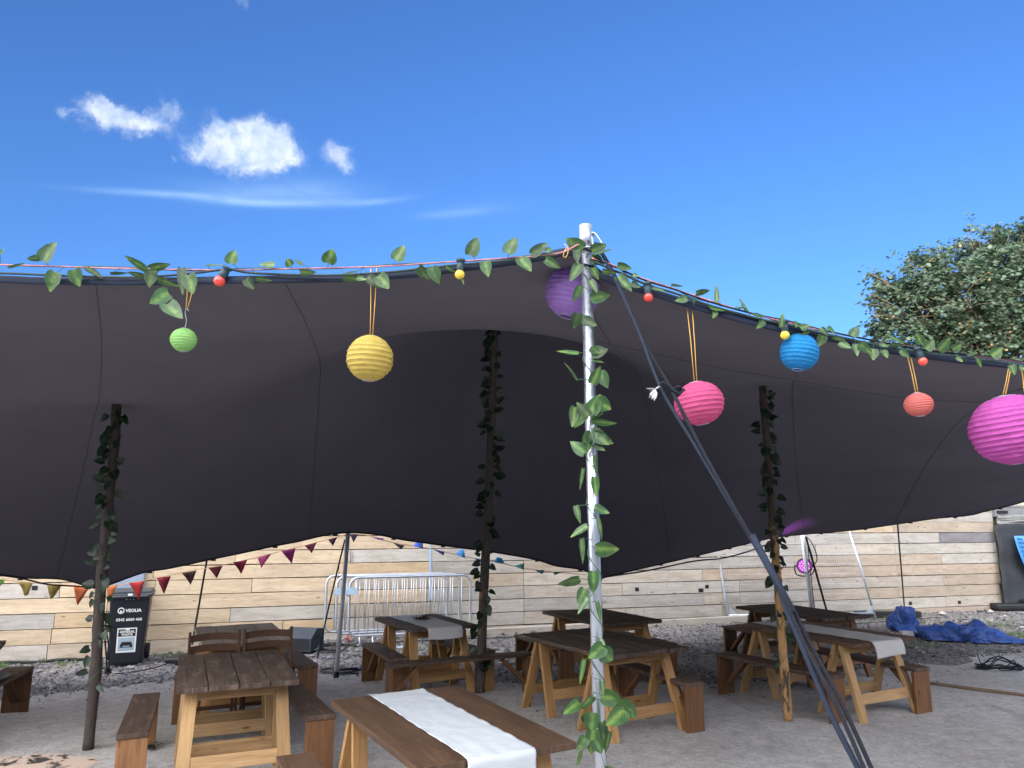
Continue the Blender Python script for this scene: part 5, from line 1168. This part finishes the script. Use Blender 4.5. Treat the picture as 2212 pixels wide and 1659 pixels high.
# ------------------------------------------------------------------ tree
def tree():
    e = empty('maple_tree', (18.3, 27, 0), 'large leafy maple tree with rusty seed clusters rising behind the tent at right', 'tree'); o = Vector((18.3, 27, 0)); r7 = random.Random(21)
    m = MB(); m.tube([(0, 0, 0), (.1, 0, 2), (-.05, .1, 4), (.1, 0, 6), (.0, 0, 8.5)], [.38, .30, .25, .2, .10], 12); limbs = []
    m.build('trunk', plain('bark', (.09, .075, .06), .9, bump=.5), e)
    # crown lobes from the outline in the photo: (u, v, radius px)
    lob = []
    for (u, v, r, dy) in ((2130, 560, 85, 0), (2215, 545, 75, .5), (2170, 640, 120, 0), (2050, 640, 100, -.8), (1985, 600, 62, 0), (2010, 570, 42, .4), (1935, 640, 50, .3), (1905, 690, 32, 0), (1960, 710, 70, -.5), (2080, 730, 100, 0), (2200, 730, 120, .6), (1935, 755, 48, .4), (2290, 620, 110, 0), (2310, 740, 110, 0), (2150, 520, 40, .6), (2220, 505, 34, -.4), (2020, 820, 95, .5), (2160, 840, 120, 0), (1950, 810, 60, 0), (2260, 860, 110, 0), (2380, 700, 110, 0), (1900, 628, 26, 0), (1880, 600, 14, .2), (1878, 650, 18, -.2), (1915, 720, 40, .3), (1990, 660, 80, .8), (2110, 660, 110, 1), (2060, 780, 90, .2)):
        c = pY(u, v, 27+dy); d = (c-Vector((0, 0, H))).dot(Vector((0, cT, sT))); lob.append((c-o, r/F*d))
    m = MB(); bm_ = MB()
    for c, r in lob:
        s = Vector((0, 0, min(c.z-1.5, 7.5))); mid = s.lerp(c, .55)+Vector((r7.uniform(-.3, .3), r7.uniform(-.3, .3), .3)); bm_.tube(cat([s, mid, c+Vector((0, 0, r*.5))], 5), [.07-.06*k/10 for k in range(11)], 6)
        for k in range(int(6+r*5)):
            d = Vector((r7.gauss(0, 1), r7.gauss(0, 1), r7.gauss(0, 1))).normalized(); s2 = mid.lerp(c, r7.random()); bm_.tube([s2, s2.lerp(c+d*r*.95, .5)+Vector((0, 0, .1)), c+d*r*.95], [.03, .02, .008], 4)
    bm_.build('branches', plain('twig', (.11, .085, .06), .9), e)
    OUT = [(1, 0), (.62, .14), (.72, .55), (.3, .42), (.05, .85), (-.12, .38), (-.45, .55), (-.38, .18), (-.5, 0), (-.38, -.18), (-.45, -.55), (-.12, -.38), (.05, -.85), (.3, -.42), (.72, -.55), (.62, -.14)]
    V = []; Fc = []; Cl = []
    def addleaf(p, nrm, up, s, col):
        x = up-nrm*up.dot(nrm)
        if x.length < 1e-3: x = Vector((1, 0, 0))
        x.normalize(); y = nrm.cross(x); b = len(V)
        for a, c_ in OUT: V.append(p+x*(a*s)+y*(c_*s)-nrm*(.25*s*abs(c_)))
        Fc.append(tuple(range(b, b+16))); Cl.append(col)
    for c, r in lob:
        n = int(120*r*r)
        for k in range(n):
            d = Vector((r7.gauss(0, 1), r7.gauss(0, 1), r7.gauss(0, 1))).normalized(); rad = r*(r7.random()**.38)*(1+.42*noise.noise(d*2.6+c)); cc = c+d*rad
            if noise.noise(cc*1.9) > .20 or noise.noise(cc*.8+Vector((4, 2, 0))) > .42: continue
            rust = noise.noise(cc*1.6+Vector((9, 0, 0))) > .32 and r7.random() < .5
            hang = Vector((d.x*.5+r7.uniform(-.3, .3), d.y*.5+r7.uniform(-.3, .3), -.5+r7.uniform(-.4, .3)))
            cg = r7.uniform(.75, 1.25)
            for q in range(9):
                p = cc+Vector((r7.gauss(0, .13), r7.gauss(0, .13), r7.gauss(0, .10)))
                nr = (Vector((d.x*.6, d.y*.6, .9))+Vector((r7.gauss(0, .45), r7.gauss(0, .45), r7.gauss(0, .35)))).normalized()
                g = cg*r7.uniform(.8, 1.25)
                col = (.26*g, .17*g, .075*g) if rust and r7.random() < .7 else (.066*g, .105*g, .066*g)
                addleaf(p, nr, hang+Vector((r7.uniform(-.5, .5), r7.uniform(-.5, .5), 0)), r7.uniform(.075, .13) if not rust else .07, col)
    me = bpy.data.meshes.new('crown'); nv = len(V); me.vertices.add(nv); me.vertices.foreach_set('co', np.array([tuple(p) for p in V], 'f').ravel())
    me.loops.add(nv); me.loops.foreach_set('vertex_index', np.arange(nv, dtype='i')); me.polygons.add(len(Fc)); me.polygons.foreach_set('loop_start', np.arange(0, nv, 16, dtype='i')); me.polygons.foreach_set('loop_total', np.full(len(Fc), 16, 'i'))
    me.update(); me.validate()
    ca = me.color_attributes.new('col', 'FLOAT_COLOR', 'CORNER'); cc = np.ones((len(Fc), 16, 4), 'f'); cc[:, :, :3] = np.array(Cl, 'f')[:, None, :]; ca.data.foreach_set('color', cc.ravel())
    t = NT('maple_leaf'); a = t.attr(); t.base(a); t.rough(.5); tr = t.n('ShaderNodeBsdfTranslucent'); t.l(a, tr.inputs[0]); mx = t.n('ShaderNodeMixShader'); mx.inputs[0].default_value = .3
    t.l(t.bs.outputs[0], mx.inputs[1]); t.l(tr.outputs[0], mx.inputs[2]); t.l(mx.outputs[0], t.out.inputs[0])
    me.materials.append(t.m); ob = bpy.data.objects.new('crown', me); C.objects.link(ob); ob.parent = e
    print('tree leaves', len(Fc))
tree()

# ------------------------------------------------------------------ unseen building added behind the camera to shade the yard
SUN_EL, SUN_AZ = R_(10), R_(205)          # azimuth clockwise from +Y: behind and to the left
bl_ = empty('brick_building', (-2, -12, 0), 'long brick building across the yard behind the camera that shades it', 'building')
m = MB(); m.box((4, -3, 3.9), (90, 6, 7.8)); 
t = NT('brick'); br = t.n('ShaderNodeTexBrick'); br.inputs['Scale'].default_value = 1; br.inputs['Color1'].default_value = (.42, .28, .2, 1); br.inputs['Color2'].default_value = (.34, .2, .15, 1); br.inputs['Mortar'].default_value = (.4, .38, .35, 1); br.inputs['Brick Width'].default_value = .23; br.inputs['Row Height'].default_value = .075; br.inputs['Mortar Size'].default_value = .01
mpn = t.n('ShaderNodeMapping'); mpn.inputs['Rotation'].default_value = (R_(90), 0, 0); tc = t.n('ShaderNodeTexCoord'); t.l(tc.outputs['Object'], mpn.inputs[0]); t.l(mpn.outputs[0], br.inputs['Vector']); t.base(br.outputs[0]); t.rough(.9)
m.build('wall', t.m, bl_)
m = MB(); m.box((4, -3, 7.9), (90.6, 6.6, .2)); m.build('roof', plain('slate', (.08, .08, .09), .8), bl_)
for k in range(10):
    for z in (2.0, 5.4):
        m = MB(); m.box((-27+6*k, .02, z), (1.3, .06, 1.7)); w_ = m.build('window', plain('window_frame', (.7, .7, .68), .5) if k == 0 and z == 2.0 else bpy.data.materials['window_frame'], bl_)
        m = MB(); m.box((-27+6*k, .055, z), (1.1, .02, 1.5)); m.build('pane', plain('window_glass', (.03, .04, .05), .1) if k == 0 and z == 2.0 else bpy.data.materials['window_glass'], w_)

# ------------------------------------------------------------------ sky, sun
w = bpy.data.worlds.new('World'); bpy.context.scene.world = w; w.use_nodes = True; nt = w.node_tree; nt.nodes.clear()
class WN(NT):
    def __init__(s): s.t = nt
W = WN(); out = W.n('ShaderNodeOutputWorld'); bg = W.n('ShaderNodeBackground'); W.l(bg.outputs[0], out.inputs[0])
sky = W.n('ShaderNodeTexSky'); sky.sky_type = 'NISHITA'; sky.sun_disc = False; sky.sun_elevation = SUN_EL; sky.sun_rotation = SUN_AZ; sky.air_density = 1.0; sky.dust_density = .6; sky.ozone_density = 1.6
tc = W.n('ShaderNodeTexCoord'); sp_x = W.n('ShaderNodeSeparateXYZ'); W.l(tc.outputs['Generated'], sp_x.inputs[0])
X_, Y_, Z_ = sp_x.outputs
az = W.math('ARCTAN2', X_, Y_); el = W.math('ARCSINE', Z_)
def azel(u, v):
    d = _ray(u, v).normalized(); return math.atan2(d.x, d.y), math.asin(d.z)
cb = W.n('ShaderNodeCombineXYZ'); W.l(az, cb.inputs[0]); W.l(el, cb.inputs[1])
wn = W.n('ShaderNodeTexNoise'); wn.inputs['Scale'].default_value = 26; wn.inputs['Detail'].default_value = 6; wn.inputs['Roughness'].default_value = .62; W.l(cb.outputs[0], wn.inputs['Vector'])
sub = W.n('ShaderNodeVectorMath', operation='SUBTRACT'); W.l(wn.outputs['Color'], sub.inputs[0]); sub.inputs[1].default_value = (.5, .5, .5)
scl = W.n('ShaderNodeVectorMath', operation='SCALE'); W.l(sub.outputs[0], scl.inputs[0]); scl.inputs['Scale'].default_value = .05
wad = W.n('ShaderNodeVectorMath', operation='ADD'); W.l(cb.outputs[0], wad.inputs[0]); W.l(scl.outputs[0], wad.inputs[1]); warped = wad.outputs[0]
def blob(u, v, rx, ry, amp, rot=0, vec=None):
    a, e_ = azel(u, v)
    s1 = W.n('ShaderNodeVectorMath', operation='SUBTRACT'); W.l(vec or warped, s1.inputs[0]); s1.inputs[1].default_value = (a, e_, 0)
    if rot:
        mr_ = W.n('ShaderNodeVectorRotate', rotation_type='Z_AXIS'); W.l(s1.outputs[0], mr_.inputs['Vector']); mr_.inputs['Angle'].default_value = R_(rot); s1 = mr_
    s2 = W.n('ShaderNodeVectorMath', operation='MULTIPLY'); W.l(s1.outputs[0], s2.inputs[0]); s2.inputs[1].default_value = (F/rx, F/ry, 0)
    s3 = W.n('ShaderNodeVectorMath', operation='LENGTH'); W.l(s2.outputs[0], s3.inputs[0])
    g = W.math('MULTIPLY', W.math('EXPONENT', W.math('MULTIPLY', W.math('MULTIPLY', s3.outputs['Value'], s3.outputs['Value']), -1.0)), amp); return g
def ssum(L):
    s = L[0]
    for q in L[1:]: s = W.math('ADD', s, q)
    return s
puff = ssum([blob(240, 252, 62, 24, .8), blob(220, 238, 30, 14, .4), blob(330, 262, 30, 20, .45), blob(300, 272, 45, 22, .55), blob(367, 232, 30, 24, .6), blob(145, 247, 15, 7, .5), blob(205, 250, 25, 12, .5),
             blob(515, 318, 80, 38, 1.1), blob(590, 330, 50, 26, .5), blob(470, 272, 30, 22, .7), blob(598, 305, 42, 32, 1.1), blob(440, 325, 32, 28, .6), blob(560, 360, 50, 25, .75), blob(628, 345, 22, 14, .6), blob(540, 275, 40, 25, .6),
             blob(722, 338, 30, 22, .75), blob(748, 365, 24, 22, .6), blob(755, 325, 18, 10, .45), blob(505, 5, 35, 14, .35), blob(378, 345, 9, 6, .35)])
fine = W.n('ShaderNodeTexNoise'); fine.inputs['Scale'].default_value = 42; fine.inputs['Detail'].default_value = 6; fine.inputs['Roughness'].default_value = .5; W.l(warped, fine.inputs['Vector'])
dens = W.math('ADD', puff, W.math('MULTIPLY', W.math('MULTIPLY', W.math('SUBTRACT', fine.outputs['Fac'], .5), 1.1), W.math('MINIMUM', W.math('MULTIPLY', puff, 3.0), 1.0)))
mr1 = W.n('ShaderNodeMapRange', interpolation_type='SMOOTHSTEP'); W.l(dens, mr1.inputs['Value']); mr1.inputs['From Min'].default_value = .06; mr1.inputs['From Max'].default_value = 1.35; mr1.inputs['To Max'].default_value = .92
def wblob(u0, v0, u1, v1, ry, amp):
    a0, e0 = azel(u0, v0); a1, e1 = azel(u1, v1); an = math.degrees(math.atan2(e1-e0, a1-a0))
    return blob((u0+u1)/2, (v0+v1)/2, math.hypot(u1-u0, v1-v0)*.42, ry, amp, -an, cb.outputs[0])
wsp = ssum([wblob(180, 411, 470, 424, 6, .30), wblob(330, 418, 620, 443, 7, .34), wblob(480, 441, 790, 438, 7, .40), wblob(400, 412, 800, 425, 20, .30), wblob(560, 395, 800, 410, 26, .12), wblob(740, 444, 900, 426, 6, .26), wblob(880, 470, 1080, 452, 8, .20), wblob(900, 460, 1160, 440, 18, .07)])
_old = lambda: ([blob(330, 415, 120, 7, .28, 2, cb.outputs[0]), blob(520, 436, 190, 9, .42, 3, cb.outputs[0]), blob(680, 440, 110, 14, .24, 0, cb.outputs[0]), blob(560, 415, 210, 24, .2, 0, cb.outputs[0]), blob(850, 433, 90, 7, .2, -12, cb.outputs[0]), blob(980, 462, 95, 8, .2, -8, cb.outputs[0]), blob(1000, 455, 160, 22, .08, -6, cb.outputs[0])])
wn2 = W.n('ShaderNodeTexNoise'); wn2.inputs['Scale'].default_value = 12; wn2.inputs['Detail'].default_value = 5; mpw = W.n('ShaderNodeMapping'); mpw.inputs['Scale'].default_value = (1, 5, 1); W.l(warped, mpw.inputs[0]); W.l(mpw.outputs[0], wn2.inputs['Vector'])
wsp = W.math('MULTIPLY', wsp, W.math('ADD', W.math('MULTIPLY', wn2.outputs['Fac'], 1.2), .35))
# fill light added in the unseen half of the sky, round the sun
sund = Vector((math.sin(SUN_AZ)*math.cos(SUN_EL), math.cos(SUN_AZ)*math.cos(SUN_EL), math.sin(SUN_EL)))
dt = W.n('ShaderNodeVectorMath', operation='DOT_PRODUCT'); W.l(tc.outputs['Generated'], dt.inputs[0]); dt.inputs[1].default_value = sund
mr2 = W.n('ShaderNodeMapRange', interpolation_type='SMOOTHSTEP'); W.l(dt.outputs['Value'], mr2.inputs['Value']); mr2.inputs['From Min'].default_value = -.1; mr2.inputs['From Max'].default_value = .9; mr2.inputs['To Max'].default_value = 1
gn = W.n('ShaderNodeGamma'); W.l(sky.outputs[0], gn.inputs[0]); gn.inputs[1].default_value = 1.0
tint = W.mix(1.0, gn.outputs[0], (.50, .86, 1.55), 'MULTIPLY')
cn = W.n('ShaderNodeTexNoise'); cn.inputs['Scale'].default_value = 3.0; cn.inputs['Detail'].default_value = 6; W.l(tc.outputs['Generated'], cn.inputs['Vector'])
sky_fill = W.math('MULTIPLY', mr2.outputs[0], W.ramp(cn.outputs['Fac'], [(.35, .25), (.6, 1)]))
CL = 6.8
c1 = W.mix(sky_fill, tint, (CL*7.6, CL*7.5, CL*7.7))
shade_ = W.mix(W.ramp(fine.outputs['Fac'], [(.35, 0), (.65, 1)]), (CL*.42, CL*.55, CL*.78), (CL*.74, CL*.80, CL*.88))
c2 = W.mix(mr1.outputs[0], c1, shade_)
c3 = W.mix(wsp, c2, (CL*.40, CL*.62, CL*.92))
W.l(c3, bg.inputs[0]); bg.inputs[1].default_value = .09
sl = bpy.data.lights.new('sun', 'SUN'); sl.energy = 3.5; sl.angle = R_(.53); sl.color = (1, .9, .76); so2 = bpy.data.objects.new('sun', sl); C.objects.link(so2); so2.location = (-20, -40, 30)
so2.rotation_euler = sund.to_track_quat('Z', 'Y').to_euler()
# purple lamp of the second stage light washing the tent edge
ll = bpy.data.lights.new('stage_lamp', 'SPOT'); ll.spot_blend = 1; ll.energy = 9; ll.color = (.75, .15, 1.0); ll.spot_size = R_(70); ll.shadow_soft_size = .08
lo = bpy.data.objects.new('stage_lamp', ll); C.objects.link(lo); lo.location = pY(1705, 1200, 13.5); lo.rotation_euler = (Vector(lo.location)-pY(1712, 1148, 13.6)).to_track_quat('Z', 'Y').to_euler()

# ------------------------------------------------------------------ camera
cd = bpy.data.cameras.new('camera'); cam = bpy.data.objects.new('camera', cd); C.objects.link(cam); cam.location = (0, 0, H); cam.rotation_euler = (math.pi/2+TH, 0, 0)
cd.sensor_width = 36; cd.lens = 36*F/2212; cd.clip_end = 1000; cd.clip_start = .05
sc = bpy.context.scene; sc.camera = cam
sc.render.resolution_x = 1024; sc.render.resolution_y = 768
sc.view_settings.view_transform = 'Standard'; sc.view_settings.look = 'None'; sc.view_settings.exposure = 1.15; sc.view_settings.gamma = 1
